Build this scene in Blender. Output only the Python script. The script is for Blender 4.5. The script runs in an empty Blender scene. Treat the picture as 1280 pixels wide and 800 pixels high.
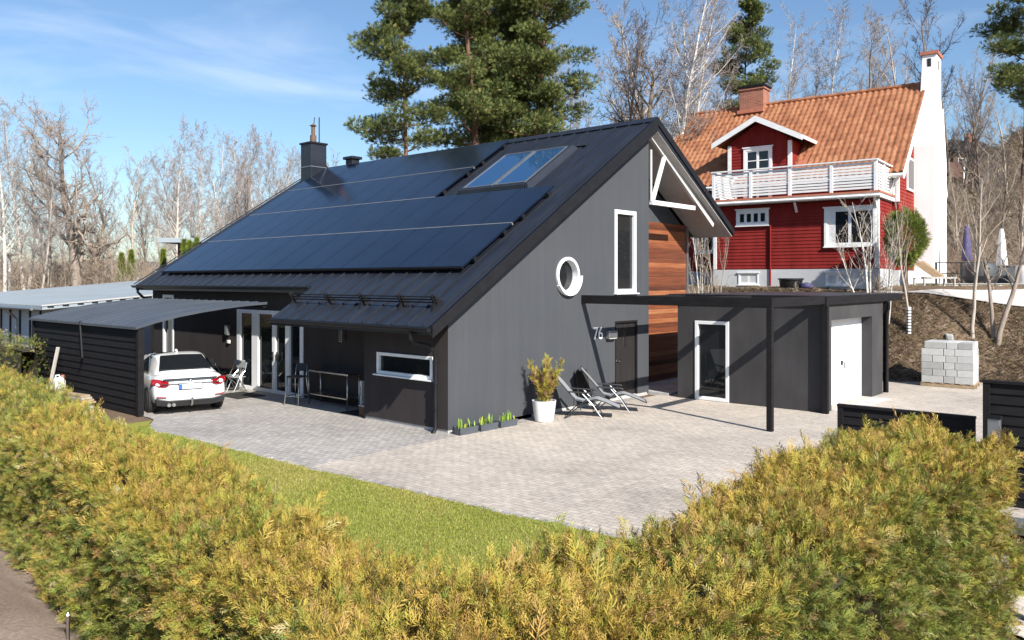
import bpy, bmesh, math, random
import numpy as np
from mathutils import Vector, Matrix

random.seed(7)
RNG = np.random.default_rng(11)
SC = bpy.context.scene
COL = SC.collection
rad = math.radians

# ------------------------------------------------------------------ camera
CAM = np.array([-11.6976, -12.0410, 3.22]); YAW = 0.850446; FPX = 1004.168; HOR = 350.516
_c, _s = math.cos(YAW), math.sin(YAW)
cd = bpy.data.cameras.new('camera'); cam = bpy.data.objects.new('camera', cd); COL.objects.link(cam)
cam.location = CAM; cam.rotation_euler = (rad(90), 0, -YAW)
cd.sensor_width = 36; cd.lens = FPX / 1280 * 36; cd.shift_y = -(400 - HOR) / 1280
cd.clip_start = 0.1; cd.clip_end = 6000
SC.camera = cam

def ray(px, py):
    r = (px - 640) / FPX; u = -(py - HOR) / FPX
    return np.array([_s + r * _c, _c - r * _s, u])
def hit(px, py, n, d):
    R = ray(px, py); n = np.array(n, float); t = (d - n @ CAM) / (n @ R); return CAM + t * R
def hX(px, py, x): return hit(px, py, (1, 0, 0), x)
def hY(px, py, y): return hit(px, py, (0, 1, 0), y)
def hZ(px, py, z=0): return hit(px, py, (0, 0, 1), z)
def at(px, d, z=0.0):          # point at lateral pixel column px, depth d
    R = ray(px, HOR); return (CAM[0] + d * R[0], CAM[1] + d * R[1], z)

# ------------------------------------------------------------------ terrain height
def terr(x, y):
    x = np.asarray(x, float); y = np.asarray(y, float)
    # gentle fall of the yard towards the carport
    z = -0.11 * np.clip((y - 0.3) / 3.5, 0, 1) * np.clip((14 - x) / 2, 0, 1)
    # bank up to the neighbour's plot
    yf = [-30, -9, -6.5, -4.2, 0, 6, 14, 24, 40]
    xf = np.interp(y, yf, [21, 18.6, 17.0, 15.4, 13.6, 13.4, 13.4, 15, 18])
    xt = np.interp(y, yf, [27, 24.4, 22.0, 19.4, 17.6, 17.3, 17.2, 19, 24])
    zt = np.interp(y, yf, [1.4, 1.9, 2.25, 2.72, 2.9, 2.93, 2.9, 2.6, 2.3])
    t = np.clip((x - xf) / (xt - xf), 0, 1); t = t * t * (3 - 2 * t) * .55 + t * .45
    b = zt * t
    b = b + (3.0 - zt) * np.clip((x - xt - 1.2) / 2.0, 0, 1)
    b = b + np.clip(x - 37, 0, 60) * 0.30 * np.clip((26 - y) / 22, 0, 1)
    z = z + b
    # rising ground far behind on the left
    z = np.maximum(z, 2.2 * np.clip((y - 27) / 14, 0, 1))
    # ground outside the left hedge is a little higher, street side lower
    z = z + 0.3 * np.clip((-8.75 - x) / .5, 0, 1) * np.clip((y + 9) / 2, 0, 1)
    z = z - 0.25 * np.clip((-10.6 - y) / .8, 0, 1) * np.clip((x + 9) / 2, 0, 1) * np.clip((20 - x) / 8, 0, 1)
    return z
def T(x, y): return float(terr(x, y))

# ------------------------------------------------------------------ materials
def each(name, mat, parent, boxes, bevel=0):
    for a, b in boxes: MB().box(a, b).build(name, mat, parent, bevel=bevel)
def nmat(name):
    m = bpy.data.materials.new(name); m.use_nodes = True
    nt = m.node_tree; b = nt.nodes['Principled BSDF']
    return m, nt, b
def node(nt, t, **kw):
    n = nt.nodes.new(t)
    for k, v in kw.items():
        if k in n.inputs: n.inputs[k].default_value = v
        else: setattr(n, k, v)
    return n
def L(nt, a, b): nt.links.new(a, b)
def c4(c): return (c[0], c[1], c[2], 1)
def ramp(nt, fac, stops):
    r = nt.nodes.new('ShaderNodeValToRGB')
    e = r.color_ramp.elements
    while len(e) < len(stops): e.new(.5)
    for i, (p, c) in enumerate(stops): e[i].position = p; e[i].color = c4(c)
    L(nt, fac, r.inputs['Fac']); return r.outputs['Color']
def coords(nt, scale=(1, 1, 1), rot=(0, 0, 0)):
    tc = nt.nodes.new('ShaderNodeTexCoord'); mp = nt.nodes.new('ShaderNodeMapping')
    mp.inputs['Scale'].default_value = scale; mp.inputs['Rotation'].default_value = rot
    L(nt, tc.outputs['Object'], mp.inputs['Vector']); return mp.outputs['Vector']
def noise(nt, vec, scale, detail=4, rough=.55, dist=0):
    n = node(nt, 'ShaderNodeTexNoise', Scale=scale, Detail=detail, Roughness=rough, Distortion=dist)
    L(nt, vec, n.inputs['Vector']); return n.outputs['Fac']
def bump(nt, b, h, strength=.3, dist=.02):
    bp = node(nt, 'ShaderNodeBump', Strength=strength, Distance=dist)
    L(nt, h, bp.inputs['Height']); L(nt, bp.outputs['Normal'], b.inputs['Normal'])
def simple(name, col, rough=.5, var=.18, scale=(3, 3, 3), metal=0, spec=.5, bmp=0, bscale=40, coat=0):
    """a plain surface with uneven tone and roughness"""
    m, nt, b = nmat(name); v = coords(nt, scale)
    f = noise(nt, v, 1.0, 6, .6)
    lo = [c * (1 - var) for c in col]; hi = [min(1, c * (1 + var)) for c in col]
    L(nt, ramp(nt, f, [(.3, lo), (.7, hi)]), b.inputs['Base Color'])
    mr = node(nt, 'ShaderNodeMapRange'); mr.inputs[3].default_value = max(0, rough * .85); mr.inputs[4].default_value = min(1, rough * 1.15)
    L(nt, f, mr.inputs[0]); L(nt, mr.outputs[0], b.inputs['Roughness'])
    b.inputs['Metallic'].default_value = metal; b.inputs['Specular IOR Level'].default_value = spec
    b.inputs['Coat Weight'].default_value = coat
    if bmp:
        v2 = coords(nt); bump(nt, b, noise(nt, v2, bscale, 3), bmp, .01)
    return m
M = {}
M['black_plaster_gable'] = simple('dark grey plaster', (.075, .077, .082), .75, .16, (2.2, 2.2, .28), bmp=.25, bscale=60)
def plaster():
    m, nt, b = nmat('dark grey plaster streaked')
    f = noise(nt, coords(nt, (6, 6, .25)), 1.0, 5, .6); g = noise(nt, coords(nt, (.7, .7, .7)), 1.0, 5, .6)
    mx = node(nt, 'ShaderNodeMix', data_type='FLOAT'); mx.inputs[0].default_value = .5
    L(nt, f, mx.inputs[2]); L(nt, g, mx.inputs[3])
    L(nt, ramp(nt, mx.outputs[0], [(.30, (.056, .060, .068)), (.5, (.063, .067, .075)), (.72, (.073, .076, .083))]), b.inputs['Base Color'])
    b.inputs['Roughness'].default_value = .85; b.inputs['Specular IOR Level'].default_value = .15
    bump(nt, b, noise(nt, coords(nt), 90, 3), .25, .006); return m
M['plaster'] = plaster()
M['facade'] = simple('dark facade paint', (.047, .041, .041), .85, .14, (2, 2, .6), bmp=.2, bscale=60, spec=.08)
M['annex'] = simple('charcoal annex plaster', (.058, .056, .058), .85, .2, (1.5, 1.5, .7), bmp=.2, bscale=60, spec=.1)
M['roof_metal'] = simple('black roof sheet', (.017, .020, .028), .36, .3, (.8, 3, .8), metal=0, spec=.42, bmp=.08, bscale=3)
M['black_metal'] = simple('black painted metal', (.012, .012, .014), .5, .2, spec=.22)
M['black_wood'] = simple('black stained timber', (.011, .010, .011), .8, .35, (3, 3, 12), spec=.2)
M['dark_door'] = simple('dark brown door', (.022, .020, .020), .45, .2, (8, 8, 1))
M['white_paint'] = simple('white paint', (.78, .79, .8), .45, .05)
M['white_wood'] = simple('white painted timber', (.74, .74, .73), .55, .07, (2, 2, 8))
M['soffit'] = simple('pale soffit boards', (.50, .48, .46), .7, .1, (4, 14, 4))
M['concrete'] = simple('pale concrete', (.42, .41, .40), .9, .2, (2, 2, 2), bmp=.4, bscale=50)
M['plinth_grey'] = simple('painted plinth', (.50, .51, .52), .85, .1, (1, 1, 1), bmp=.2)
M['steel'] = simple('brushed steel', (.55, .54, .52), .28, .12, metal=1)
M['alu'] = simple('grey aluminium', (.34, .35, .36), .4, .1, metal=.8)
M['plastic_black'] = simple('black plastic', (.02, .02, .022), .45, .15)
M['rubber'] = simple('tyre rubber', (.018, .018, .018), .8, .2)
M['textile'] = simple('grey sling fabric', (.25, .26, .275), .8, .08, (60, 60, 60))
M['pot'] = simple('white glazed pot', (.78, .78, .77), .35, .06)
M['grey_box'] = simple('grey plastic trough', (.07, .08, .095), .5, .15)
M['soil'] = simple('potting soil', (.05, .035, .022), .95, .4, (20, 20, 20))
M['white_wall'] = simple('white chimney render', (.80, .80, .79), .8, .05, (1, 1, .5), bmp=.3, bscale=30)
M['brick'] = simple('red brick', (.36, .12, .06), .85, .25, (6, 6, 6))
M['shed_roof'] = simple('grey felt roof', (.27, .31, .335), .7, .10, (.5, .5, .5))
M['shed_wall'] = simple('pale shed cladding', (.45, .48, .52), .7, .08, (1, 8, 1))
M['shed_side'] = simple('light grey shed side', (.40, .40, .40), .75, .08)
M['carport_roof'] = simple('grey blue carport sheet', (.060, .070, .086), .45, .18, (.6, 1.5, .6), spec=.5)
M['purple'] = simple('purple fabric', (.085, .075, .17), .8, .25, (10, 10, 4))
M['white_fabric'] = simple('white fabric', (.72, .72, .72), .8, .1)
M['block'] = simple('grey lightweight block', (.48, .48, .47), .95, .16, (5, 5, 5), bmp=.5, bscale=70)
M['pallet'] = simple('pallet wood', (.33, .24, .15), .85, .25, (6, 6, 6))
M['brown_wall'] = simple('brown shed wall', (.09, .045, .03), .8, .2)
M['mat'] = simple('dark coir mat', (.02, .018, .016), .95, .3, (30, 30, 30))
M['white_plastic'] = simple('white plastic', (.75, .75, .73), .45, .05)
M['grey_deck'] = simple('weathered deck', (.36, .34, .32), .85, .15, (3, 12, 3))
M['dark_cover'] = simple('dark tarpaulin', (.045, .05, .055), .6, .3, (4, 4, 4))
M['lamp_white'] = simple('pale lamp shade', (.7, .69, .62), .5, .05)
M['rust'] = simple('rusty flue', (.13, .075, .05), .7, .4, (20, 20, 20))
M['copper'] = simple('terracotta cap', (.42, .15, .09), .7, .15)
M['bark_white'] = simple('birch bark', (.60, .56, .50), .8, .3, (5, 5, 14))
M['bark_brown'] = simple('brown bark', (.19, .14, .10), .9, .35, (8, 8, 3), bmp=.5, bscale=14)
M['bark_grey'] = simple('grey brown bark', (.27, .22, .18), .9, .3, (8, 8, 3))
M['bark_pale'] = simple('pale grey bark', (.42, .36, .30), .9, .25, (8, 8, 3))
M['bark_pine'] = simple('pine bark', (.15, .080, .052), .9, .35, (8, 8, 2), bmp=.6, bscale=10)
M['twig'] = simple('grey twigs', (.31, .265, .245), .9, .25, (1, 1, 1))
M['twig_birch'] = simple('birch twigs', (.33, .28, .26), .9, .2, (1, 1, 1))
M['twig_dark'] = simple('dark twigs', (.13, .10, .085), .9, .25, (1, 1, 1))
M['twig_tan'] = simple('tan twigs', (.34, .27, .205), .9, .25, (1, 1, 1))

def glass(name, col=(.012, .014, .016), rough=.03, spec=.6):
    m, nt, b = nmat(name); b.inputs['Base Color'].default_value = c4(col)
    b.inputs['Roughness'].default_value = rough; b.inputs['Specular IOR Level'].default_value = spec
    bump(nt, b, noise(nt, coords(nt), 1.2, 1), .03, .02); return m
M['glass'] = glass('window glass')
M['glass_sky'] = glass('skylight glass', (.015, .06, .15), .03, .9)  # blue of the reflected sky is put into the base colour
M['panel'] = None
def panel_mat():
    m, nt, b = nmat('solar cells')
    v = coords(nt); f = noise(nt, v, 1.3, 3)
    L(nt, ramp(nt, f, [(.3, (.004, .008, .018)), (.7, (.007, .012, .026))]), b.inputs['Base Color'])
    b.inputs['Roughness'].default_value = .14; b.inputs['Specular IOR Level'].default_value = .62
    return m
M['panel'] = panel_mat()
M['panel_rail'] = simple('panel rail', (.30, .29, .28), .5, .2, metal=.5)

def wood_mat():
    m, nt, b = nmat('reddish weathered cladding')
    tc = nt.nodes.new('ShaderNodeTexCoord'); sx = nt.nodes.new('ShaderNodeSeparateXYZ'); L(nt, tc.outputs['Object'], sx.inputs[0])
    bd = node(nt, 'ShaderNodeMath', operation='DIVIDE'); L(nt, sx.outputs['Z'], bd.inputs[0]); bd.inputs[1].default_value = .145
    fl = node(nt, 'ShaderNodeMath', operation='FLOOR'); L(nt, bd.outputs[0], fl.inputs[0])
    wn = node(nt, 'ShaderNodeTexWhiteNoise', noise_dimensions='1D'); L(nt, fl.outputs[0], wn.inputs['W'])
    g = noise(nt, coords(nt, (1.4, 1.4, 26)), 1.0, 6, .65)
    mx = node(nt, 'ShaderNodeMix', data_type='FLOAT'); mx.inputs[0].default_value = .55
    L(nt, wn.outputs['Value'], mx.inputs[2]); L(nt, g, mx.inputs[3])
    col = ramp(nt, mx.outputs[0], [(.2, (.045, .014, .007)), (.45, (.16, .045, .017)), (.62, (.27, .088, .033)), (.85, (.40, .20, .09))])
    fr = node(nt, 'ShaderNodeMath', operation='FRACT'); L(nt, bd.outputs[0], fr.inputs[0])
    gr = ramp(nt, fr.outputs[0], [(.0, (.0, .0, .0)), (.05, (1, 1, 1)), (.95, (1, 1, 1)), (1, (0, 0, 0))])
    L(nt, col, b.inputs['Base Color']); b.inputs['Roughness'].default_value = .6
    bump(nt, b, gr, .8, .012); return m
M['wood_clad'] = wood_mat()

def siding_mat(name, col):
    m, nt, b = nmat(name); v = coords(nt, (1, 1, 1)); f = noise(nt, coords(nt, (3, 3, .8)), 1, 5)
    L(nt, ramp(nt, f, [(.3, [c * .8 for c in col]), (.7, [c * 1.2 for c in col])]), b.inputs['Base Color'])
    b.inputs['Roughness'].default_value = .85; b.inputs['Specular IOR Level'].default_value = .12; return m
M['red'] = siding_mat('falun red boards', (.21, .022, .019))
M['red_brickwork'] = siding_mat('red gable boards', (.26, .035, .026))

def brickish(name, c1, c2, mortar, bw, bh, msize, rot=0, rough=.85, big=None):
    m, nt, b = nmat(name)
    v = coords(nt, (1, 1, 1), (0, 0, rot))
    br = node(nt, 'ShaderNodeTexBrick', Scale=1.0); br.inputs['Color1'].default_value = c4(c1); br.inputs['Color2'].default_value = c4(c2)
    br.inputs['Mortar'].default_value = c4(mortar); br.inputs['Brick Width'].default_value = bw; br.inputs['Row Height'].default_value = bh
    br.inputs['Mortar Size'].default_value = msize; br.inputs['Mortar Smooth'].default_value = .4; br.inputs['Bias'].default_value = 0
    L(nt, v, br.inputs['Vector'])
    big1 = noise(nt, coords(nt, (.35, .35, .35)), 1, 6, .65, .4); sm = noise(nt, coords(nt, (9, 9, 9)), 1, 4, .7)
    mu = node(nt, 'ShaderNodeMix', data_type='RGBA', blend_type='MULTIPLY'); mu.inputs[0].default_value = 1
    L(nt, br.outputs['Color'], mu.inputs[6])
    L(nt, ramp(nt, big1, [(.28, (.62, .61, .60)), (.42, (.86, .85, .84)), (.55, (.98, .97, .95)), (.72, (1.12, 1.09, 1.04))]), mu.inputs[7])
    mu2 = node(nt, 'ShaderNodeMix', data_type='RGBA', blend_type='MULTIPLY'); mu2.inputs[0].default_value = 1
    L(nt, mu.outputs[2], mu2.inputs[6]); L(nt, ramp(nt, sm, [(.25, (.72, .72, .72)), (.75, (1.15, 1.15, 1.15))]), mu2.inputs[7])
    L(nt, mu2.outputs[2], b.inputs['Base Color']); b.inputs['Roughness'].default_value = rough
    iv = node(nt, 'ShaderNodeMath', operation='SUBTRACT'); iv.inputs[0].default_value = 1; L(nt, br.outputs['Fac'], iv.inputs[1])
    ad = node(nt, 'ShaderNodeMath', operation='MULTIPLY_ADD'); L(nt, sm, ad.inputs[0]); ad.inputs[1].default_value = .5; L(nt, iv.outputs[0], ad.inputs[2])
    bump(nt, b, ad.outputs[0], .5, .012); return m
M['paving'] = brickish('warm grey pavers', (.56, .495, .43), (.46, .41, .36), (.28, .24, .205), .21, .105, .006, rad(90))
M['paving_grey'] = brickish('grey setts', (.45, .425, .40), (.35, .33, .315), (.21, .19, .175), .17, .12, .008, rad(84))
def wall_brick():
    m, nt, b = nmat('chimney brick'); tc = nt.nodes.new('ShaderNodeTexCoord'); s = nt.nodes.new('ShaderNodeSeparateXYZ'); L(nt, tc.outputs['Object'], s.inputs[0])
    a = node(nt, 'ShaderNodeMath', operation='ADD'); L(nt, s.outputs['X'], a.inputs[0]); L(nt, s.outputs['Y'], a.inputs[1]); c = nt.nodes.new('ShaderNodeCombineXYZ'); L(nt, a.outputs[0], c.inputs[0]); L(nt, s.outputs['Z'], c.inputs[1])
    br = node(nt, 'ShaderNodeTexBrick', Scale=1.0); br.inputs['Color1'].default_value = (.36, .12, .065, 1); br.inputs['Color2'].default_value = (.22, .07, .04, 1); br.inputs['Mortar'].default_value = (.30, .23, .19, 1)
    br.inputs['Brick Width'].default_value = .25; br.inputs['Row Height'].default_value = .08; br.inputs['Mortar Size'].default_value = .008; L(nt, c.outputs[0], br.inputs['Vector']); L(nt, br.outputs['Color'], b.inputs['Base Color']); b.inputs['Roughness'].default_value = .9
    return m
M['brickwork'] = wall_brick()
def block_mat():
    m, nt, b = nmat('grey lightweight block'); oi = nt.nodes.new('ShaderNodeObjectInfo'); f = noise(nt, coords(nt, (7, 7, 7)), 1, 6, .7)
    mx = node(nt, 'ShaderNodeMix', data_type='FLOAT'); mx.inputs[0].default_value = .5; L(nt, oi.outputs['Random'], mx.inputs[2]); L(nt, f, mx.inputs[3])
    L(nt, ramp(nt, mx.outputs[0], [(.15, (.30, .30, .295)), (.5, (.43, .43, .42)), (.85, (.56, .56, .545))]), b.inputs['Base Color']); b.inputs['Roughness'].default_value = .95; bump(nt, b, noise(nt, coords(nt), 60, 3), .5, .01); return m
M['block'] = block_mat()
M['brickwork_old'] = brickish('chimney brick', (.40, .13, .07), (.30, .09, .05), (.4, .33, .28), .25, .075, .01)

def ground_mat(name, stops, sc=(.5, .5, .5), fine=14, bm=.6):
    m, nt, b = nmat(name)
    a = noise(nt, coords(nt, sc), 1, 8, .65, .3); f = noise(nt, coords(nt, (fine,) * 3), 1, 6, .7)
    mx = node(nt, 'ShaderNodeMix', data_type='FLOAT'); mx.inputs[0].default_value = .5; L(nt, a, mx.inputs[2]); L(nt, f, mx.inputs[3])
    L(nt, ramp(nt, mx.outputs[0], stops), b.inputs['Base Color']); b.inputs['Roughness'].default_value = .95
    b.inputs['Specular IOR Level'].default_value = .2
    bump(nt, b, f, bm, .05); return m
M['terrain'] = ground_mat('dry spring ground', [(.3, (.05, .034, .022)), (.45, (.10, .068, .044)), (.58, (.19, .135, .09)), (.74, (.12, .095, .04))])
M['gravel'] = ground_mat('gravel verge', [(.3, (.16, .115, .085)), (.5, (.33, .25, .195)), (.7, (.50, .40, .33))], (.8, .8, .8), 30, .9)
M['path'] = ground_mat('gravel path', [(.3, (.33, .31, .29)), (.5, (.43, .41, .39)), (.7, (.52, .50, .48))], (.8, .8, .8), 18, .4)
M['turf'] = ground_mat('lawn soil', [(.3, (.19, .20, .035)), (.5, (.27, .265, .05)), (.7, (.38, .33, .11))], (1.2, 1.2, 1.2), 30, .6)
M['far_hill'] = ground_mat('far wooded hill', [(.3, (.14, .125, .125)), (.5, (.19, .165, .155)), (.7, (.25, .22, .20))], (.02, .02, .05), .2, .3)  # distance haze is mixed into these grey-brown tones

def leaf(name, trans=.35, rough=.6):
    m, nt, b = nmat(name)
    at_ = node(nt, 'ShaderNodeAttribute', attribute_name='Col')
    L(nt, at_.outputs['Color'], b.inputs['Base Color']); b.inputs['Roughness'].default_value = rough
    b.inputs['Specular IOR Level'].default_value = .3
    tr = nt.nodes.new('ShaderNodeBsdfTranslucent'); L(nt, at_.outputs['Color'], tr.inputs['Color'])
    ms = nt.nodes.new('ShaderNodeMixShader'); ms.inputs[0].default_value = trans
    L(nt, b.outputs[0], ms.inputs[1]); L(nt, tr.outputs[0], ms.inputs[2])
    L(nt, ms.outputs[0], nt.nodes['Material Output'].inputs['Surface']); return m
M['leaf'] = leaf('foliage sprays', .12); M['needle'] = leaf('pine needles', .2); M['blade'] = leaf('grass blades', .3)
M['core'] = simple('hedge shade core', (.045, .035, .018), .95, .4, (12, 12, 12), bmp=.8, bscale=18)  # very dark tone paints the shade deep in the hedges

def car_paint():
    m, nt, b = nmat('white car paint'); b.inputs['Base Color'].default_value = (.74, .75, .76, 1)
    b.inputs['Roughness'].default_value = .28; b.inputs['Coat Weight'].default_value = 1; b.inputs['Coat Roughness'].default_value = .04
    f = noise(nt, coords(nt, (3, 3, 3)), 1, 4); L(nt, ramp(nt, f, [(.3, (.72, .73, .74)), (.7, (.78, .785, .79))]), b.inputs['Base Color']); return m
M['car_paint'] = car_paint()
def redlight():
    m, nt, b = nmat('red lamp lens'); f = noise(nt, coords(nt, (30, 30, 30)), 1, 2)
    L(nt, ramp(nt, f, [(.35, (.20, .003, .005)), (.65, (.34, .01, .01))]), b.inputs['Base Color']); b.inputs['Roughness'].default_value = .12
    b.inputs['Coat Weight'].default_value = 1; return m
M['red_lens'] = redlight()
M['blue_plate'] = simple('blue strip', (.03, .12, .5), .4, .05)
M['car_glass'] = glass('car glass', (.01, .012, .014), .02, .7)

# ------------------------------------------------------------------ mesh builder
class MB:
    def __init__(s): s.v = []; s.f = []
    def add(s, vs, fs):
        o = len(s.v); s.v += [tuple(map(float, p)) for p in vs]; s.f += [tuple(i + o for i in f) for f in fs]; return s
    def box(s, a, b):
        x0, y0, z0 = [min(p, q) for p, q in zip(a, b)]; x1, y1, z1 = [max(p, q) for p, q in zip(a, b)]
        return s.add([(x0, y0, z0), (x1, y0, z0), (x1, y1, z0), (x0, y1, z0), (x0, y0, z1), (x1, y0, z1), (x1, y1, z1), (x0, y1, z1)],
                     [(0, 3, 2, 1), (4, 5, 6, 7), (0, 1, 5, 4), (1, 2, 6, 5), (2, 3, 7, 6), (3, 0, 4, 7)])
    def prism(s, poly, vec):
        n = len(poly); v = Vector(vec); p = [Vector(q) for q in poly]
        return s.add(p + [q + v for q in p], [tuple(range(n))[::-1], tuple(range(n, 2 * n))] + [(i, (i + 1) % n, n + (i + 1) % n, n + i) for i in range(n)])
    def bar(s, p0, p1, w, h=None, up=(0, 0, 1)):      # rectangular bar between two points
        h = h or w; p0, p1 = Vector(p0), Vector(p1); d = (p1 - p0).normalized(); u = Vector(up)
        if abs(d.dot(u)) > .97: u = Vector((0, 1, 0))
        a = d.cross(u).normalized() * w / 2; c = a.cross(d).normalized() * h / 2
        return s.prism([p0 - a - c, p0 + a - c, p0 + a + c, p0 - a + c], p1 - p0)
    def tube(s, path, r, n=8, closed=False):
        path = [Vector(p) for p in path]; m = len(path); rr = r if isinstance(r, (list, tuple)) else [r] * m
        vs = []; ref = None
        for i, p in enumerate(path):
            if closed: d = path[(i + 1) % m] - path[i - 1]
            else: d = path[min(i + 1, m - 1)] - path[max(i - 1, 0)]
            d.normalize()
            if ref is None: ref = Vector((0, 0, 1)) if abs(d.z) < .9 else Vector((1, 0, 0))
            a = d.cross(ref).normalized(); b = a.cross(d).normalized(); ref = b
            for k in range(n):
                t = 2 * math.pi * k / n; vs.append(p + (a * math.cos(t) + b * math.sin(t)) * rr[i])
        fs = []
        for i in range(m if closed else m - 1):
            j = (i + 1) % m
            for k in range(n): fs.append((i * n + k, i * n + (k + 1) % n, j * n + (k + 1) % n, j * n + k))
        if not closed: fs += [tuple(range(n))[::-1], tuple(range((m - 1) * n, m * n))]
        return s.add(vs, fs)
    def lathe(s, prof, c=(0, 0, 0), n=20):
        vs = []; fs = []
        for r, z in prof:
            for k in range(n):
                t = 2 * math.pi * k / n; vs.append((c[0] + r * math.cos(t), c[1] + r * math.sin(t), c[2] + z))
        for i in range(len(prof) - 1):
            for k in range(n): fs.append((i * n + k, i * n + (k + 1) % n, (i + 1) * n + (k + 1) % n, (i + 1) * n + k))
        fs += [tuple(range(n))[::-1], tuple(range((len(prof) - 1) * n, len(prof) * n))]
        return s.add(vs, fs)
    def frame(s, P, u, v, w, h, t, n, d):   # rectangular frame: origin P, axes u,v, bar width t, along normal n depth d
        P, u, v, n = Vector(P), Vector(u), Vector(v), Vector(n)
        def rect(a0, a1, b0, b1): s.prism([P + u * a0 + v * b0, P + u * a1 + v * b0, P + u * a1 + v * b1, P + u * a0 + v * b1], n * d)
        rect(0, t, 0, h); rect(w - t, w, 0, h); rect(t, w - t, 0, t); rect(t, w - t, h - t, h); return s
    def build(s, name, mat, parent=None, smooth=False, bevel=0, loc=None, rotz=None):
        me = bpy.data.meshes.new(name); me.from_pydata(s.v, [], s.f); me.update()
        bm = bmesh.new(); bm.from_mesh(me); bmesh.ops.recalc_face_normals(bm, faces=bm.faces); bm.to_mesh(me); bm.free()
        me.materials.append(mat)
        o = bpy.data.objects.new(name, me); COL.objects.link(o)
        if parent: o.parent = parent
        if loc is not None: o.location = loc
        if rotz is not None: o.rotation_euler = (0, 0, rotz)
        if smooth:
            me.polygons.foreach_set('use_smooth', [True] * len(me.polygons))
            if smooth != 'all':
                md = o.modifiers.new('edge', 'EDGE_SPLIT'); md.split_angle = rad(38)
        if bevel:
            md = o.modifiers.new('bevel', 'BEVEL'); md.width = bevel; md.segments = 2; md.limit_method = 'ANGLE'; md.angle_limit = rad(40)
        return o

def np_obj(name, V, Q, mat, parent=None, col=None, smooth=False):
    V = np.asarray(V, np.float32); Q = np.asarray(Q, np.int32); k = Q.shape[1]
    me = bpy.data.meshes.new(name); me.vertices.add(len(V)); me.vertices.foreach_set('co', V.ravel())
    me.loops.add(Q.size); me.loops.foreach_set('vertex_index', Q.ravel())
    me.polygons.add(len(Q)); me.polygons.foreach_set('loop_start', np.arange(0, Q.size, k, dtype=np.int32))
    if smooth: me.polygons.foreach_set('use_smooth', np.ones(len(Q), bool))
    me.update(calc_edges=True); me.materials.append(mat)
    if col is not None:
        a = me.color_attributes.new('Col', 'FLOAT_COLOR', 'POINT')
        c = np.ones((len(V), 4), np.float32); c[:, :3] = col; a.data.foreach_set('color', c.ravel())
    o = bpy.data.objects.new(name, me); COL.objects.link(o)
    if parent: o.parent = parent
    return o
def inst(tv, tq, pos, R, sc):
    """copies of a small template baked into arrays: pos (N,3), R (N,3,3) columns = axes, sc (N,) or (N,3)"""
    N = len(pos); n = len(tv); sc = np.asarray(sc); sc = sc[:, None] * np.ones(3) if sc.ndim == 1 else sc
    P = tv[None] * sc[:, None, :]
    V = np.einsum('nij,nkj->nki', R, P) + pos[:, None, :]
    Q = (tq[None] + (np.arange(N) * n)[:, None, None]).reshape(-1, tq.shape[1])
    return V.reshape(-1, 3), Q
def frames(d, rng):
    """rotation matrices whose x axis is d, random roll"""
    d = d / np.linalg.norm(d, axis=1, keepdims=True)
    h = rng.normal(size=d.shape); y = h - (h * d).sum(1, keepdims=True) * d; y /= np.linalg.norm(y, axis=1, keepdims=True)
    return np.stack([d, y, np.cross(d, y)], axis=2)

def tag(o, label=None, cat=None, group=None, kind=None):
    if label: o['label'] = label
    if cat: o['category'] = cat
    if group: o['group'] = group
    if kind: o['kind'] = kind
    return o
def thing(name, label, cat, loc=(0, 0, 0), rotz=0, group=None):
    o = bpy.data.objects.new(name, None); COL.objects.link(o); o.empty_display_size = .2
    o.location = loc; o.rotation_euler = (0, 0, rotz); return tag(o, label, cat, group)
def dup(root, loc, rotz=0, label=None, group=None, scale=None):
    kids = [c for c in COL.objects if c.parent == root]
    r = root.copy(); COL.objects.link(r); r.location = loc; r.rotation_euler = (0, 0, rotz)
    if scale: r.scale = (scale, scale, scale) if not isinstance(scale, tuple) else scale
    if label: r['label'] = label
    if group: r['group'] = group
    for ch in kids:
        c = ch.copy(); COL.objects.link(c); c.parent = r
        for g in [q for q in COL.objects if q.parent == ch]:
            d = g.copy(); COL.objects.link(d); d.parent = c
    return r
def wall_holes(name, outer, holes, fn, mat, parent):
    """flat wall outline with openings, 2-D points mapped through fn"""
    bm = bmesh.new(); ed = []
    for loop in [outer] + holes:
        vs = [bm.verts.new(fn(*p)) for p in loop]
        for i in range(len(vs)): ed.append(bm.edges.new((vs[i], vs[(i + 1) % len(vs)])))
    bmesh.ops.triangle_fill(bm, use_beauty=True, edges=ed)
    me = bpy.data.meshes.new(name); bm.to_mesh(me); bm.free(); me.materials.append(mat)
    o = bpy.data.objects.new(name, me); COL.objects.link(o); o.parent = parent; return o
def rect(x0, x1, z0, z1): return [(x0, z0), (x1, z0), (x1, z1), (x0, z1)]
def wtext(body, size, loc, rot, mat, name, parent, depth=.006):
    cu = bpy.data.curves.new(name, 'FONT'); cu.body = body; cu.size = size; cu.extrude = depth; cu.align_x = 'CENTER'; cu.align_y = 'CENTER'
    t = bpy.data.objects.new('tmp', cu); COL.objects.link(t)
    bpy.context.view_layer.update()
    me = bpy.data.meshes.new_from_object(t.evaluated_get(bpy.context.evaluated_depsgraph_get()))
    bpy.data.objects.remove(t); me.materials.clear(); me.materials.append(mat); me.name = name
    o = bpy.data.objects.new(name, me); COL.objects.link(o); o.location = loc; o.rotation_euler = rot
    if parent: o.parent = parent
    return o
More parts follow.
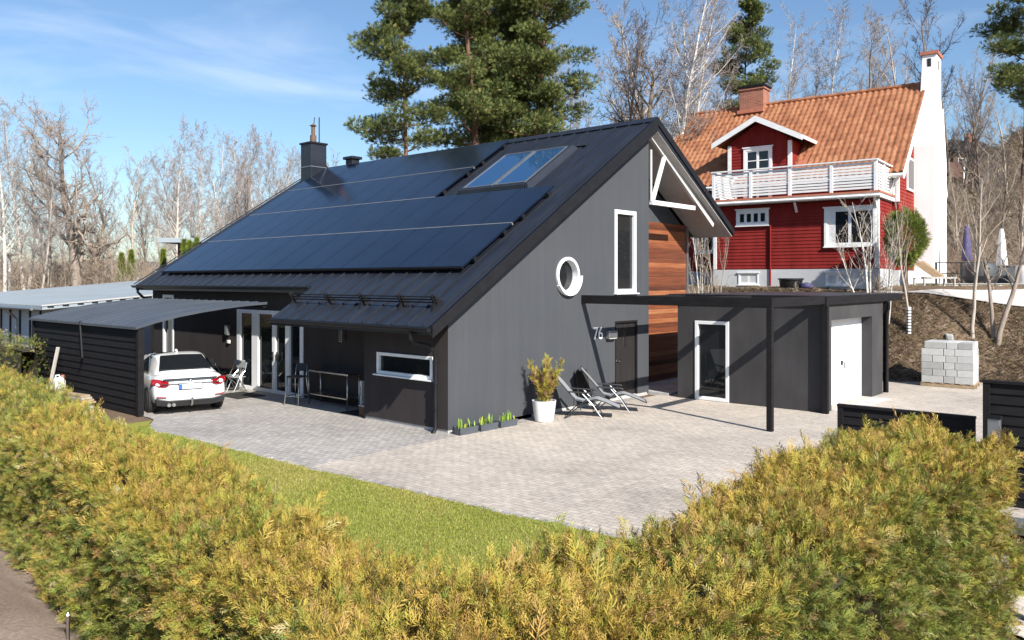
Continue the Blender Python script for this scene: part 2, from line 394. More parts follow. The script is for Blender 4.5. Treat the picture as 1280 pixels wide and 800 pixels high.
# ================================================================== black house
K = 0.63640; XE = -0.7273; ZE = 2.2886; XM = 0.502; YL = 15.85; YB = 5.515; XRG = 7.825; ZRG = 7.7314; XRE = 12.4766; ZRE = 4.84; YG = -0.30
NS = math.sqrt(1 + K * K)
def RZ(x): return ZE + K * (x - XE)
def SP(x, y, h=0): return (x - K / NS * h, y, RZ(x) + h / NS)
TH = .30
house = thing('black_house', 'black plastered gable house with solar panels across its long dark roof', 'house', (0, 0, 0))
# --- roof
roof = MB()
roof.prism([(XM, YG, RZ(XM)), (XRG, YG, ZRG), (XRE, YG, ZRE), (XRE, YG, ZRE - TH * .6), (XRG, YG, ZRG - TH), (XM, YG, RZ(XM) - TH * .6)], (0, YL - YG, 0))
roof.prism([(XE, YG, RZ(XE)), (XM, YG, RZ(XM)), (XM, YG, RZ(XM) - TH * .6), (XE, YG, RZ(XE) - TH * .55)], (0, YB - YG, 0))
roof = roof.build('roof', M['roof_metal'], house)
sm = MB()
for i in range(34):
    y = -.02 + i * .485
    x0 = XE if y < YB else XM
    a, b = SP(x0 + .01, y), SP(XRG - .02, y)
    sm.prism([SP(x0 + .01, y - .012, 0), SP(x0 + .01, y + .012, 0), SP(x0 + .01, y + .012, .032), SP(x0 + .01, y - .012, .032)], Vector(b) - Vector(a))
sm.build('standing_seam', M['roof_metal'], roof)
bb = MB()   # barge boards at the gable, a ridge cap
bb.prism([(XE - .02, YG - .035, RZ(XE) + .03), (XRG, YG - .035, ZRG + .045), (XRG, YG - .035, ZRG - .34), (XE - .02, YG - .035, RZ(XE) - .22)], (0, .03, 0))
bb.prism([(XRG + .002, YG - .035, ZRG + .045), (XRE + .03, YG - .035, ZRE + .03), (XRE + .03, YG - .035, ZRE - .17), (XRG + .002, YG - .035, ZRG - .17)], (0, .03, 0))
bb.build('barge_board', M['black_metal'], roof)
MB().prism([SP(XRG - .2, YG, .035), (XRG, YG, ZRG + .06), (XRG + .2, YG, ZRG - .09), (XRG, YG, ZRG + .005)], (0, YL - YG, 0)).build('ridge_cap', M['roof_metal'], roof)
rf = MB()   # folded flashing strip along the gable edge
rf.prism([SP(XE, YG + .02, .045), SP(XRG, YG + .02, .045), SP(XRG, YG + .06, .0), SP(XE, YG + .06, .0)], (0, .03, 0))
rf.build('edge_flashing', M['roof_metal'], roof)
# solar panels: lower two rows 13 wide, upper two rows 9 wide
PX = [1.03, 2.70, 4.33, 5.97, 7.60]; PW = 1.104; Y1 = 14.88
proto = None
def panel(x0, x1, y0, y1):
    m = MB(); g = .012; h0, h1 = .10, .145
    m.prism([SP(x0 + g, y0 + g, h0), SP(x1 - g, y0 + g, h0), SP(x1 - g, y0 + g, h1), SP(x0 + g, y0 + g, h1)], (0, y1 - y0 - 2 * g, 0))
    return m
for r in range(4):
    n = 13 if r < 2 else 9
    for i in range(n):
        y1 = Y1 - i * PW
        panel(PX[r], PX[r + 1], y1 - PW, y1).build('solar_panel', M['panel'], roof)
    ya = Y1 - n * PW
    rl = MB()
    rl.prism([SP(PX[r] - .02, ya, .085), SP(PX[r] + .02, ya, .085), SP(PX[r] + .012, ya, .150 if r else .13), SP(PX[r] - .012, ya, .150 if r else .13)], (0, n * PW, 0))
    rl.build('mounting_rail', M['panel_rail'] if r else M['black_metal'], roof)
    for t in (.2, .8):
        x = PX[r] + t * (PX[r + 1] - PX[r]); cl = MB()
        cl.prism([SP(x - .05, ya - .07, .0), SP(x + .05, ya - .07, .0), SP(x + .05, ya - .07, .13), SP(x - .05, ya - .07, .13)], (0, .06, 0))
        cl.build('panel_clamp', M['black_metal'], roof)
# skylight
sk = MB()
sk.prism([SP(4.42, 1.52, 0), SP(6.62, 1.52, 0), SP(6.50, 1.60, .17), SP(4.54, 1.60, .17)], (0, .10, 0))
sk.prism([SP(4.42, 4.08, 0), SP(6.62, 4.08, 0), SP(6.50, 4.08, .17), SP(4.54, 4.08, .17)], (0, .10, 0))
sk.prism([SP(4.42, 1.70, 0), SP(4.60, 1.70, 0), SP(4.60, 1.70, .17), SP(4.50, 1.70, .17)], (0, 2.38, 0))
sk.prism([SP(6.45, 1.70, 0), SP(6.62, 1.70, 0), SP(6.55, 1.70, .17), SP(6.45, 1.70, .17)], (0, 2.38, 0))
sk = sk.build('skylight', M['roof_metal'], house)
fr = MB()
for y0, y1 in ((1.72, 2.87), (2.93, 4.06)):
    for (a, b, c, d) in ((4.6, 4.64, y0, y1), (6.41, 6.45, y0, y1), (4.64, 6.41, y0, y0 + .035), (4.64, 6.41, y1 - .035, y1)):
        fr.prism([SP(a, c, .14), SP(b, c, .14), SP(b, c, .185), SP(a, c, .185)], (0, d - c, 0))
fr.build('frame', M['alu'], sk)
for y0, y1 in ((1.755, 2.835), (2.965, 4.025)):
    MB().prism([SP(4.64, y0, .13), SP(6.41, y0, .13), SP(6.41, y0, .165), SP(4.64, y0, .165)], (0, y1 - y0, 0)).build('pane', M['glass_sky'], sk)
fl = MB()
fl.prism([SP(6.70, 1.3, .004), SP(6.85, 1.3, .035), SP(6.62, 1.3, .06)], (0, 3.05, 0)); fl.build('flashing', M['roof_metal'], sk)
# snow guard on the porch roof
sg = MB()
for h in (.10, .17, .24): sg.tube([SP(-.12, .12, h), SP(-.12, YB - .05, h)], .016, 6)
for y in (.2, 1.25, 2.6, 3.9, 5.35):
    sg.prism([SP(-.30, y - .02, 0), SP(.06, y - .02, 0), SP(-.02, y - .02, .1), SP(-.10, y - .02, .29), SP(-.16, y - .02, .29), SP(-.16, y - .02, .1)], (0, .04, 0))
sg.build('snow_guard', M['black_metal'], roof)
# gutters
def gutter(x, z, y0, y1, parent):
    m = MB(); n = 8
    p = [(x + .075 * math.cos(t), y0, z + .075 * math.sin(t)) for t in [math.pi + i * math.pi / n for i in range(n + 1)]]
    q = [(x + .06 * math.cos(t), y0, z + .06 * math.sin(t)) for t in [2 * math.pi - i * math.pi / n for i in range(n + 1)]]
    m.prism(p + q, (0, y1 - y0, 0)); m.tube([(x - .075, y0, z), (x - .075, y1, z)], .013, 6)
    m.prism([(x + .078 * math.cos(t), y0 - .008, z + .078 * math.sin(t)) for t in [math.pi + i * math.pi / n for i in range(n + 1)]], (0, .008, 0))
    return m.build('gutter', M['black_metal'], parent)
gutter(XE - .06, RZ(XE) - .03, YG + .02, YB, roof); gutter(XM - .06, RZ(XM) - .03, YB + .02, YL + .05, roof)
dp = MB()
dp.tube([(XE - .06, .28, 2.2), (XE - .06, .28, 2.05), (XE + .08, .28, 1.93), (-.30, .28, 1.86), (-.13, .28, 1.74), (-.09, .28, 1.6), (-.09, .28, .12), (-.16, .28, .02)], .045, 10)
for z in (.5, 1.05, 1.5): dp.lathe([(.06, 0), (.06, .05)], (-.09, .28, z), 10)
dp.build('downpipe', M['black_metal'], house, smooth=True)
dp = MB()
dp.tube([(XM - .06, YL - .3, RZ(XM) - .1), (XM - .06, YL - .3, RZ(XM) - .25), (XM + .1, YL - .32, RZ(XM) - .42), (.8, YL - .36, RZ(XM) - .5), (.92, YL - .38, RZ(XM) - .65), (.92, YL - .38, .0)], .045, 10)
dp.build('downpipe', M['black_metal'], house, smooth=True)
# --- walls
GW0, GW1, GZ0, GZ1 = 6.17, 7.17, 2.90, 5.09
circ = [(4.09 + .43 * math.cos(t), 3.34 + .43 * math.sin(t)) for t in [i * 2 * math.pi / 40 for i in range(40)]]
DX0, DX1, DZ = 6.17, 7.27, 2.13
gable = [(0, .10), (DX0, .10), (DX0, DZ), (DX1, DZ), (DX1, .10), (7.86, .10), (7.86, ZRG - TH - .02), (0.0, RZ(0) - .32)]
wall_holes('gable_wall', gable, [circ, rect(GW0, GW1, GZ0, GZ1)], lambda a, b: (a, 0, b), M['plaster'], house)
wall_holes('porch_wall', rect(0, 2.77, .10, RZ(0) - .25), [rect(.48, 2.28, 1.13, 1.58)], lambda a, b: (0, a, b), M['facade'], house)
w = MB(); w.box((0.002, 2.73, .05), (1.0, 2.77, RZ(0) - .1)); w.build('porch_side_wall', M['facade'], house)
wall_holes('facade_wall', rect(2.77, 15.6, -.2, RZ(1.0) - .30), [rect(6.65, 10.07, -.08, 2.36), rect(14.12, 14.85, .45, 2.72)], lambda a, b: (1.0, a, b), M['facade'], house)
w = MB(); w.prism([(7.8, 1.05, .05), (11.9, 1.05, .05), (11.9, 1.05, 5.02), (7.8, 1.05, 5.02)], (0, .08, 0)); w.build('timber_cladding', M['wood_clad'], house)
w = MB(); w.prism([(7.8, 1.08, 5.0), (11.9, 1.08, 5.0), (11.9, 1.08, RZ(2 * XRG - 11.9) - .3), (7.83, 1.08, ZRG - .32)], (0, .05, 0))
w.box((7.80, 0.004, .05), (7.856, 1.05, 7.35)); w.build('recess_wall', M['plaster'], house)
w = MB(); w.box((11.86, 1.14, .02), (11.9, 15.6, 4.9)); w.prism([(1.0, 15.6, -.2), (11.9, 15.6, -.2), (11.9, 15.6, 4.9), (XRG, 15.6, ZRG - .35), (1.0, 15.6, RZ(1) - .3)], (0, .05, 0))
w.build('rear_wall', M['facade'], house)
MB().box((11.84, .99, .05), (11.93, 1.049, 5.0)).build('corner_board', M['alu'], house)
p = MB(); p.box((.02, .02, -.05), (2.75, 2.76, .098)); p.box((1.0, .02, -.05), (7.84, 1.0, .098)); p.build('plinth', M['concrete'], house)
MB().box((7.9, -.6, .0), (11.6, 1.04, .09)).build('threshold', M['concrete'], house)
# soffit + truss under the right-hand verge
MB().prism([(XRG + .02, YG + .02, ZRG - TH - .03), (XRE - .02, YG + .02, ZRE - TH * .6 - .03), (XRE - .02, YG + .02, ZRE - TH * .6 - .012), (XRG + .02, YG + .02, ZRG - TH - .012)], (0, 1.33, 0)).build('soffit', M['soffit'], house)
tr = MB()
MB().bar((7.90, -.03, ZRG - .42), (11.6, -.03, RZ(2 * XRG - 11.6) - .42 + .06), .10, .16).build('rafter', M['soffit'], house)
c0 = hY(813, 243.5, -.06); c1 = hY(861, 252, -.06); c2 = hY(829, 204, -.06)
tr.bar((7.88, -.06, 5.42), (10.35, -.06, 5.42), .11, .13)
tr.bar((7.97, -.06, 5.48), (8.62, -.06, 6.80), .09, .10); tr.bar((7.89, -.06, 5.45), (7.89, -.06, 6.9), .04, .05)
tr.build('truss', M['white_wood'], house, bevel=.006)
# --- windows and doors
def reveal_window(name, x0, x1, z0, z1, fn, nrm, t=.09, sill=True, depth=.10, bars=(), mat='white_paint', gm='glass'):
    """framed window set in a wall opening; fn maps (a, z, out) to a point, out > 0 is outside"""
    m = MB()
    def bx(a0, a1, b0, b1, o0, o1):
        m.prism([fn(a0, b0, o0), fn(a1, b0, o0), fn(a1, b1, o0), fn(a0, b1, o0)], Vector(fn(a0, b0, o1)) - Vector(fn(a0, b0, o0)))
    bx(x0 - .02, x0 + t, z0 - .02, z1 + .02, -depth, .025); bx(x1 - t, x1 + .02, z0 - .02, z1 + .02, -depth, .025)
    bx(x0 + t, x1 - t, z0 - .02, z0 + t, -depth, .025); bx(x0 + t, x1 - t, z1 - t, z1 + .02, -depth, .025)
    for b in bars: bx(b - t * .6, b + t * .6, z0 + t, z1 - t, -depth, .02)
    o = m.build(name, M[mat], house, bevel=.006)
    g = MB(); g.prism([fn(x0 + t * .5, z0 + t * .5, -.05), fn(x1 - t * .5, z0 + t * .5, -.05), fn(x1 - t * .5, z1 - t * .5, -.05), fn(x0 + t * .5, z1 - t * .5, -.05)], Vector(fn(0, 0, -.07)) - Vector(fn(0, 0, -.05)))
    g.build('pane', M[gm], o)
    if sill:
        s = MB(); s.prism([fn(x0 - .06, z0 - .05, -.05), fn(x1 + .06, z0 - .05, -.05), fn(x1 + .06, z0 - .022, -.05), fn(x0 - .06, z0 - .022, -.05)], Vector(fn(0, 0, .10)) - Vector(fn(0, 0, -.05)))
        s.build('sill', M[mat], o)
    return o
FG = lambda a, z, o: (a, -o, z)
FF = lambda a, z, o: (1.0 - o, a, z)
FB = lambda a, z, o: (0.0 - o, a, z)
tag(reveal_window('window', GW0, GW1, GZ0, GZ1, FG, 0, .088), 'tall narrow white framed window')
tag(reveal_window('window', .48, 2.28, 1.13, 1.58, FB, 0, .05), 'low wide white framed window')
reveal_window('window', 14.12, 14.85, .45, 2.72, FF, 0, .08)
# porthole: deep white reveal ring, pane set back
ri = MB(); n = 40
def ringpt(r, t, y): return (4.09 + r * math.cos(t), y, 3.34 + r * math.sin(t))
vs = []; fs = []
prof = [(.43, .16), (.385, .16), (.385, -.05), (.457, -.05), (.457, .0), (.43, .0)]
for i in range(n):
    t = 2 * math.pi * i / n; vs += [ringpt(r, t, y) for r, y in prof]
for i in range(n):
    for j in range(6): fs.append((i * 6 + j, i * 6 + (j + 1) % 6, ((i + 1) % n) * 6 + (j + 1) % 6, ((i + 1) % n) * 6 + j))
ri.add(vs, fs); port = ri.build('round_window', M['white_paint'], house, smooth=True)
tag(port, 'round white porthole window')
MB().prism([ringpt(.40, 2 * math.pi * i / n, .13) for i in range(n)], (0, .02, 0)).build('pane', M['glass'], port)
sl = MB(); arc = [rad(a) for a in range(-150, 1, 10)]
sl.prism([ringpt(.50, t, -.11) for t in arc] + [ringpt(.475, t, -.11) for t in arc[::-1]], (0, .108, 0)); sl.build('sill', M['white_paint'], port)
# entrance door
dr = MB(); dr.box((DX0 + .05, .05, .12), (DX1 - .05, .09, DZ - .05)); door = dr.build('front_door', M['dark_door'], house, bevel=.004)
m = MB(); m.box((DX0 - .0, -.008, .10), (DX0 + .05, .12, DZ)); m.box((DX1 - .05, -.008, .10), (DX1, .12, DZ)); m.box((DX0 + .05, -.008, DZ - .05), (DX1 - .05, .12, DZ)); m.build('frame', M['black_wood'], door)
h = MB(); h.box((DX0 + .09, .03, .98), (DX0 + .14, .05, 1.22)); h.tube([(DX0 + .115, .04, 1.06), (DX0 + .115, -.01, 1.06), (DX0 + .24, -.012, 1.06)], .012, 6); h.build('handle', M['steel'], door)
h = MB(); h.box((DX0 + .5, .03, 1.42), (DX0 + .56, .05, 1.86)); h.build('door_plate', M['steel'], door)
# garden doors on the long side
gd = MB()
def fbar(y0, y1, z0, z1, o0=-.10, o1=.03): gd.prism([FF(y0, z0, o0), FF(y1, z0, o0), FF(y1, z1, o0), FF(y0, z1, o0)], Vector(FF(0, 0, o1)) - Vector(FF(0, 0, o0)))
Z0, Z1 = -.06, 2.36
for a, b in ((10.07, 9.88), (9.24, 8.90), (8.16, 8.0), (7.50, 7.30), (6.80, 6.65)): fbar(b, a, Z0, Z1)
for a, b in ((9.88, 9.24), (8.90, 8.16), (8.0, 7.50), (7.30, 6.80)): fbar(b, a, Z0, Z0 + .17); fbar(b, a, Z1 - .11, Z1)
gd = gd.build('garden_door', M['white_paint'], house, bevel=.006)
for a, b in ((9.88, 9.24), (8.90, 8.16), (8.0, 7.50), (7.30, 6.80)):
    MB().box((1.03, b - .01, Z0 + .16), (1.05, a + .01, Z1 - .10)).build('pane', M['glass'], gd)
h = MB(); h.box((.93, 8.05, .95), (.97, 8.10, 1.2)); h.tube([(.95, 8.07, 1.08), (.90, 8.07, 1.08), (.90, 7.95, 1.08)], .012, 6); h.box((.93, 7.86, .95), (.97, 7.90, 1.2)); h.build('handle', M['steel'], gd)
MB().box((.72, 6.6, -.16), (1.02, 10.1, -.07)).build('doorstep', M['concrete'], house)
# lights and small fittings on walls
p = hX(286.5, 412, 1.0); l1 = MB().box((.88, p[1] - .07, p[2] - .14), (.998, p[1] + .07, p[2] + .14)).build('wall_lamp', M['alu'], house, bevel=.01)
MB().box((.90, p[1] - .05, p[2] - .155), (.98, p[1] + .05, p[2] - .141)).build('lamp_lens', M['lamp_white'], l1)
p = hX(287, 427, 1.0); MB().box((.94, p[1] - .06, p[2] - .05), (.998, p[1] + .06, p[2] + .05)).build('power_socket', M['white_plastic'], house, bevel=.008)
p = hX(430, 420, 1.0); l1 = MB().box((.88, p[1] - .07, p[2] - .15), (.998, p[1] + .07, p[2] + .15)).build('wall_lamp', M['alu'], house, bevel=.01)
lv = MB()
for i in range(5): lv.box((.872, p[1] - .05, p[2] - .12 + i * .055), (.88, p[1] + .05, p[2] - .09 + i * .055))
lv.build('louvre', M['plastic_black'], l1)
p = hX(450, 493, .9); st = MB().box((.90, p[1] - .07, p[2] - .34), (.998, p[1] + .07, p[2] + .34)).build('meter_cabinet', M['white_plastic'], house, bevel=.01)
MB().box((.896, p[1] - .04, p[2] - .02), (.90, p[1] + .04, p[2] + .2)).build('cabinet_label', M['alu'], st)
p = hY(762, 418.5, 0); l1 = MB().box((p[0] - .21, -.14, p[2] - .08), (p[0] + .17, -.002, p[2] + .11)).build('wall_lamp', M['alu'], house, bevel=.01)
MB().box((p[0] - .19, -.13, p[2] - .095), (p[0] + .15, -.02, p[2] - .081)).build('lamp_lens', M['lamp_white'], l1)
p = hY(747, 417.5, 0); wtext('76', .45, (float(p[0]), -.015, float(p[2])), (rad(90), 0, 0), M['white_paint'], 'house_number', house)
# chimney and roof vent
ch = MB(); ch.box((6.82, 14.72, 6.7), (7.55, 15.42, 8.62)); ch = ch.build('chimney', M['roof_metal'], house, bevel=.01)
c = MB(); c.box((6.78, 14.68, 8.621), (7.59, 15.46, 8.69)); c.build('chimney_cap', M['black_metal'], ch)
c = MB(); c.box((6.80, 14.70, 7.70), (7.57, 15.44, 7.73)); c.build('sheet_joint', M['alu'], ch)
c = MB(); c.tube([(7.15, 15.05, 8.69), (7.15, 15.05, 9.0)], .13, 10); c.tube([(7.15, 15.05, 9.0), (7.15, 15.05, 9.35)], .08, 10); c.lathe([(.02, 0), (.15, .03), (.02, .12)], (7.15, 15.05, 9.35), 10)
c.build('flue', M['rust'], ch, smooth=True)
c = MB(); c.tube([(7.4, 15.0, 8.69), (7.4, 15.0, 9.75)], .022, 6); c.tube([(7.2, 15.1, 9.3), (7.25, 15.1, 9.75)], .015, 6); c.build('antenna', M['black_metal'], ch)
v = MB(); p = hX(440, 206, 7.825)
v.box((7.68, p[1] - .22, 7.5), (8.02, p[1] + .22, 7.95)); v.box((7.6, p[1] - .30, 7.951), (8.1, p[1] + .30, 8.06)); v.build('roof_vent', M['roof_metal'], house, bevel=.02)
for px in (404, 412): 
    p = hX(px, 209, 7.825); MB().bar((7.8, p[1], 7.7), (7.75, p[1] + .3, 7.98), .04).build('roof_hook', M['black_metal'], roof)

# ================================================================== garage annex
ga = thing('garage_annex', 'low flat roofed charcoal garage with white up and over door', 'garage', (7.813, -4.92, 0))
def gl(p): return (p[0] - 7.813, p[1] + 4.92, p[2])
class GMB(MB):
    def build(s, name, mat, parent=None, **kw):
        s.v = [gl(p) for p in s.v]; return MB.build(s, name, mat, parent, **kw)
X1, X3, YF, YBK = 7.813, 12.33, -4.92, -.95
wall_holes('front_wall', rect(X1, X3, 0, 2.63), [rect(8.32, 11.40, .02, 2.24)], lambda a, b: gl((a, YF, b)), M['annex'], ga)
wall_holes('side_wall', rect(YF, YBK, 0, 2.63), [rect(-2.44, -1.50, .05, 2.12)], lambda a, b: gl((X1, a, b)), M['annex'], ga)
w = GMB(); w.box((X1 + .01, YBK - .05, 0), (X3, YBK, 2.6)); w.box((X3 - .05, YF + .01, 0), (X3, YBK - .051, 2.6))
w.box((8.28, YF + .003, 0), (8.319, YF + .36, 2.27)); w.box((11.401, YF + .003, 0), (11.44, YF + .36, 2.27)); w.box((8.32, YF + .003, 2.241), (11.40, YF + .36, 2.27))
w.build('wall', M['annex'], ga)
g = GMB(); g.box((8.32, YF + .28, .03), (11.40, YF + .32, 2.235)); gdoor = g.build('garage_door', M['white_paint'], ga)
g = GMB(); g.box((9.78, YF + .265, 1.0), (9.90, YF + .279, 1.12)); g.tube([(9.84, YF + .27, 1.07), (9.84, YF + .2, 1.07), (9.84, YF + .2, .92)], .014, 6); g.build('handle', M['plastic_black'], gdoor)
g = GMB()
for i in range(1, 8): g.box((8.32 + i * .385 - .004, YF + .2765, .06), (8.32 + i * .385 + .004, YF + .2795, 2.2))
FA = lambda a, z, o: gl((X1 - o, a, z))
house_bak = house; house = ga
tag(reveal_window('tall_window', -2.44, -1.50, .05, 2.12, FA, 0, .07, sill=False), 'full height white framed glass door')
house = house_bak
r = GMB(); r.box((X1 - .05, YF - .08, 2.632), (13.93, YBK + .35, 2.83)); r = r.build('roof', M['black_wood'], ga)
r2 = GMB(); r2.box((X1 + .02, YF - .02, 2.831), (13.88, YBK + .3, 2.85)); r2.build('roof_felt', M['roof_metal'], ga)
d = GMB(); d.tube([(12.45, YF - .13, 2.6), (12.45, YF - .13, 2.42), (12.5, YF - .06, 2.3), (12.50, YF - .06, .12)], .045, 10); d.build('downpipe', M['black_metal'], ga, smooth=True)
d = GMB(); d.box((12.56, YF - .06, 0), (12.68, YF + .06, 2.63)); d.build('post', M['black_wood'], ga)
d = GMB(); d.box((X1 - .13, YF - .13, 0), (X1 - .005, YF - .005, 2.63)); d.build('post', M['black_wood'], ga)
d = GMB(); d.box((8.3, YF - .5, .008), (11.45, YF - .01, .03)); d.build('ramp', M['concrete'], ga)

# ================================================================== pergola
pg = thing('pergola', 'black timber pergola frame between the entrance and the garage', 'pergola', (4.71, -4.92, 0))
def pgp(m, name, mat): m.v = [(x - 4.71, y + 4.92, z) for x, y, z in m.v]; return m.build(name, M[mat], pg, bevel=.006)
pgp(MB().box((4.65, -4.98, 0.004), (4.77, -4.86, 2.64)), 'post', 'black_wood')
pgp(MB().box((4.66, -4.98, 2.641), (4.76, -.004, 2.85)), 'beam', 'black_wood')
pgp(MB().box((4.761, -4.97, 2.645), (7.76, -4.87, 2.845)), 'beam', 'black_wood')
for y in (-3.05, -1.15): pgp(MB().box((4.761, y - .05, 2.65), (7.76, y + .05, 2.835)), 'beam', 'black_wood')

# ================================================================== carport
cpx, cpy0, cpy1 = -3.22, 7.15, 13.9
cp = thing('carport', 'black boarded carport with curved grey sheet roof', 'carport', (cpx, cpy0, 0))
def cpl(p): return (p[0] - cpx, p[1] - cpy0, p[2])
w = MB(); nb = 13
for i in range(nb):
    z0 = -.15 + i * (2.25 / nb); z1 = z0 + 2.25 / nb
    w.prism([cpl((cpx - .055, cpy0, z0)), cpl((cpx, cpy0, z0)), cpl((cpx, cpy0, z1 - .008)), cpl((cpx - .032, cpy0, z1 - .008))], (0, cpy1 - cpy0, 0))
w.build('boarded_wall', M['black_wood'], cp)
w = MB(); w.box(cpl((cpx - .08, cpy0 - .12, -.2)), cpl((cpx + .06, cpy0 - .002, 2.12))); w.build('post', M['black_wood'], cp); MB().box(cpl((cpx - .08, cpy1 + .002, -.2)), cpl((cpx + .10, cpy1 + .1, 2.12))).build('post', M['black_wood'], cp)
prof = [(-3.36, 2.12), (-2.9, 2.25), (-2.3, 2.38), (-1.7, 2.475), (-1.1, 2.55), (-.5, 2.605), (.1, 2.635)]
fine = []
for i in range(len(prof) - 1):
    for t in (0, .5): fine.append((prof[i][0] + t * (prof[i + 1][0] - prof[i][0]), prof[i][1] + t * (prof[i + 1][1] - prof[i][1])))
fine.append(prof[-1])
w = MB(); w.prism([cpl((x, cpy0 - .12, z)) for x, z in fine] + [cpl((x, cpy0 - .12, z - .06)) for x, z in fine[::-1]], (0, cpy1 - cpy0 + .3, 0))
cr = w.build('roof', M['carport_roof'], cp)
w = MB()
for i in range(15):
    y = cpy0 + .3 + i * .45
    w.prism([cpl((x, y, z + .001)) for x, z in fine] + [cpl((x, y, z + .022)) for x, z in fine[::-1]], (0, .035, 0))
w.build('seam', M['carport_roof'], cr)
w = MB(); w.prism([cpl((x, cpy0 - .15, z + .012)) for x, z in fine] + [cpl((x, cpy0 - .15, z - .055)) for x, z in fine[::-1]], (0, .028, 0)); w.build('edge_trim', M['carport_roof'], cr)
w = MB(); w.box(cpl((0.0, cpy0 - .1, 2.5)), cpl((.1, cpy1, 2.57))); w.build('beam', M['black_wood'], cp)
p0 = hX(100, 401, cpx - .12); p1 = hX(103, 447, cpx - .12)
w = MB(); w.tube([cpl((cpx - .12, p0[1], p0[2])), cpl((cpx - .12, p1[1], p1[2])), cpl((cpx - .22, p1[1] - .05, p1[2] - .03))], .03, 8); w.build('downpipe', M['black_metal'], cp)
# ================================================================== red house on the rise
RHO = (22.173, -2.803, 2.97); RHT = -1.495446
rh = thing('red_house', 'red timber house with orange tiled roof and white balcony', 'house', RHO, RHT)
LH, WH, EZ, RG = 11.4, 10.0, 4.47, 8.94
PT = (RG - EZ) / (WH / 2)
# tiled roof: real waves along the eave, steps up the slope
def tiles(x0, x1, front=True, tw=.255, ln=.34, seg=6):
    nx = int((x1 - x0) / tw); ny = int(math.hypot(WH / 2, RG - EZ) / ln)
    us = np.linspace(x0, x1, nx * seg + 1); ph = ((us - x0) / tw) % 1
    wave = .06 * np.where(ph < .62, np.sin(ph / .62 * np.pi), -.45 * np.sin((ph - .62) / .38 * np.pi))
    V = []; sl = np.array([0, PT]) / 1
    for j in range(ny):
        for t, off in ((j / ny, .065), ((j + 1) / ny, .0)):
            y = t * WH / 2; z = EZ + PT * y
            if not front: y = WH - y
            V.append(np.stack([us, np.full_like(us, y), z + off + wave], 1))
    V = np.concatenate(V); n = len(us); Q = []
    a = np.arange(n - 1)
    for r in range(2 * ny - 1): Q.append(np.stack([r * n + a, r * n + a + 1, (r + 1) * n + a + 1, (r + 1) * n + a], 1))
    return V, np.concatenate(Q)
def tile_mat():
    m, nt, b = nmat('orange clay tiles')
    tc = nt.nodes.new('ShaderNodeTexCoord'); mp = nt.nodes.new('ShaderNodeMapping'); mp.inputs['Scale'].default_value = (1 / .255, 1 / .2267, 0); L(nt, tc.outputs['Object'], mp.inputs['Vector'])
    fl = node(nt, 'ShaderNodeVectorMath', operation='FLOOR'); L(nt, mp.outputs[0], fl.inputs[0])
    wn = node(nt, 'ShaderNodeTexWhiteNoise', noise_dimensions='3D'); L(nt, fl.outputs[0], wn.inputs['Vector'])
    n = noise(nt, coords(nt, (.8, .8, .8)), 1, 5)
    mx = node(nt, 'ShaderNodeMix', data_type='FLOAT'); mx.inputs[0].default_value = .5; L(nt, wn.outputs['Value'], mx.inputs[2]); L(nt, n, mx.inputs[3])
    L(nt, ramp(nt, mx.outputs[0], [(.15, (.20, .070, .030)), (.5, (.30, .115, .050)), (.85, (.39, .175, .085))]), b.inputs['Base Color']); b.inputs['Roughness'].default_value = .8; return m
M['tiles'] = tile_mat()
Vf, Qf = tiles(-LH, -.02); Vb, Qb = tiles(-LH, -.02, False)
roof2 = np_obj('roof', np.concatenate([Vf, Vb]), np.concatenate([Qf, Qb + len(Vf)]), M['tiles'], rh)
MB().prism([(-LH + .05, .1, EZ - .02), (-LH + .05, WH / 2, RG - .06), (-LH + .05, WH - .1, EZ - .02), (-LH + .05, WH - .1, EZ - .14), (-LH + .05, WH / 2, RG - .25), (-LH + .05, .1, EZ - .14)], (LH - .1, 0, 0)).build('roof_deck', M['white_wood'], roof2)
r = MB()
for x in np.arange(-LH + .2, -.1, .36): r.tube([(x - .2, WH / 2, RG + .02), (x + .2, WH / 2, RG + .045)], [.10, .115], 8)
r.build('ridge_tile', M['tiles'], roof2)
for x in (-.03, -LH - .03):   # verge boards
    b = MB(); b.prism([(x, -.05, EZ - .22), (x, -.05, EZ + .03), (x, WH / 2, RG + .05), (x, WH / 2, RG - .22)], (.06, 0, 0))
    b.prism([(x, WH + .05, EZ - .22), (x, WH + .05, EZ + .03), (x, WH / 2 + .002, RG + .05), (x, WH / 2 + .002, RG - .22)], (.06, 0, 0))
    b.build('verge_board', M['white_wood'], roof2)
# horizontally boarded walls (each board a tilted face)
def boards(pts, up0, up1, out, step=.135, lap=.022):
    """wall between two ground points as lapped boards"""
    m = MB(); a, c = Vector((*pts[0], 0)), Vector((*pts[1], 0)); o = Vector((*out, 0)); z = up0; n = int((up1 - up0) / step)
    st = (up1 - up0) / n
    for i in range(n):
        z0, z1 = up0 + i * st, up0 + (i + 1) * st
        m.prism([a + Vector((0, 0, z0)), a + o * lap + Vector((0, 0, z0)), a + o * .003 + Vector((0, 0, z1 - .006)), a + Vector((0, 0, z1 - .006))], c - a)
    return m
XR = -.30; YP = -1.79; PL, PR = -7.09, -.55
m = boards([(PL, YP), (PR, YP)], .74, 3.36, (0, -1)); m.box((PL, YP, .7), (PR, .5, 3.36)); m.build('front_wall', M['red'], rh)
m = boards([(PR, YP), (PR, .5)], .74, 3.36, (1, 0)); m.build('side_wall', M['red'], rh)
m = boards([(-LH + .35, .5), (PL, .5)], .74, EZ - .1, (0, -1)); m.box((-LH + .35, .502, .3), (XR, WH - .5, EZ - .12))
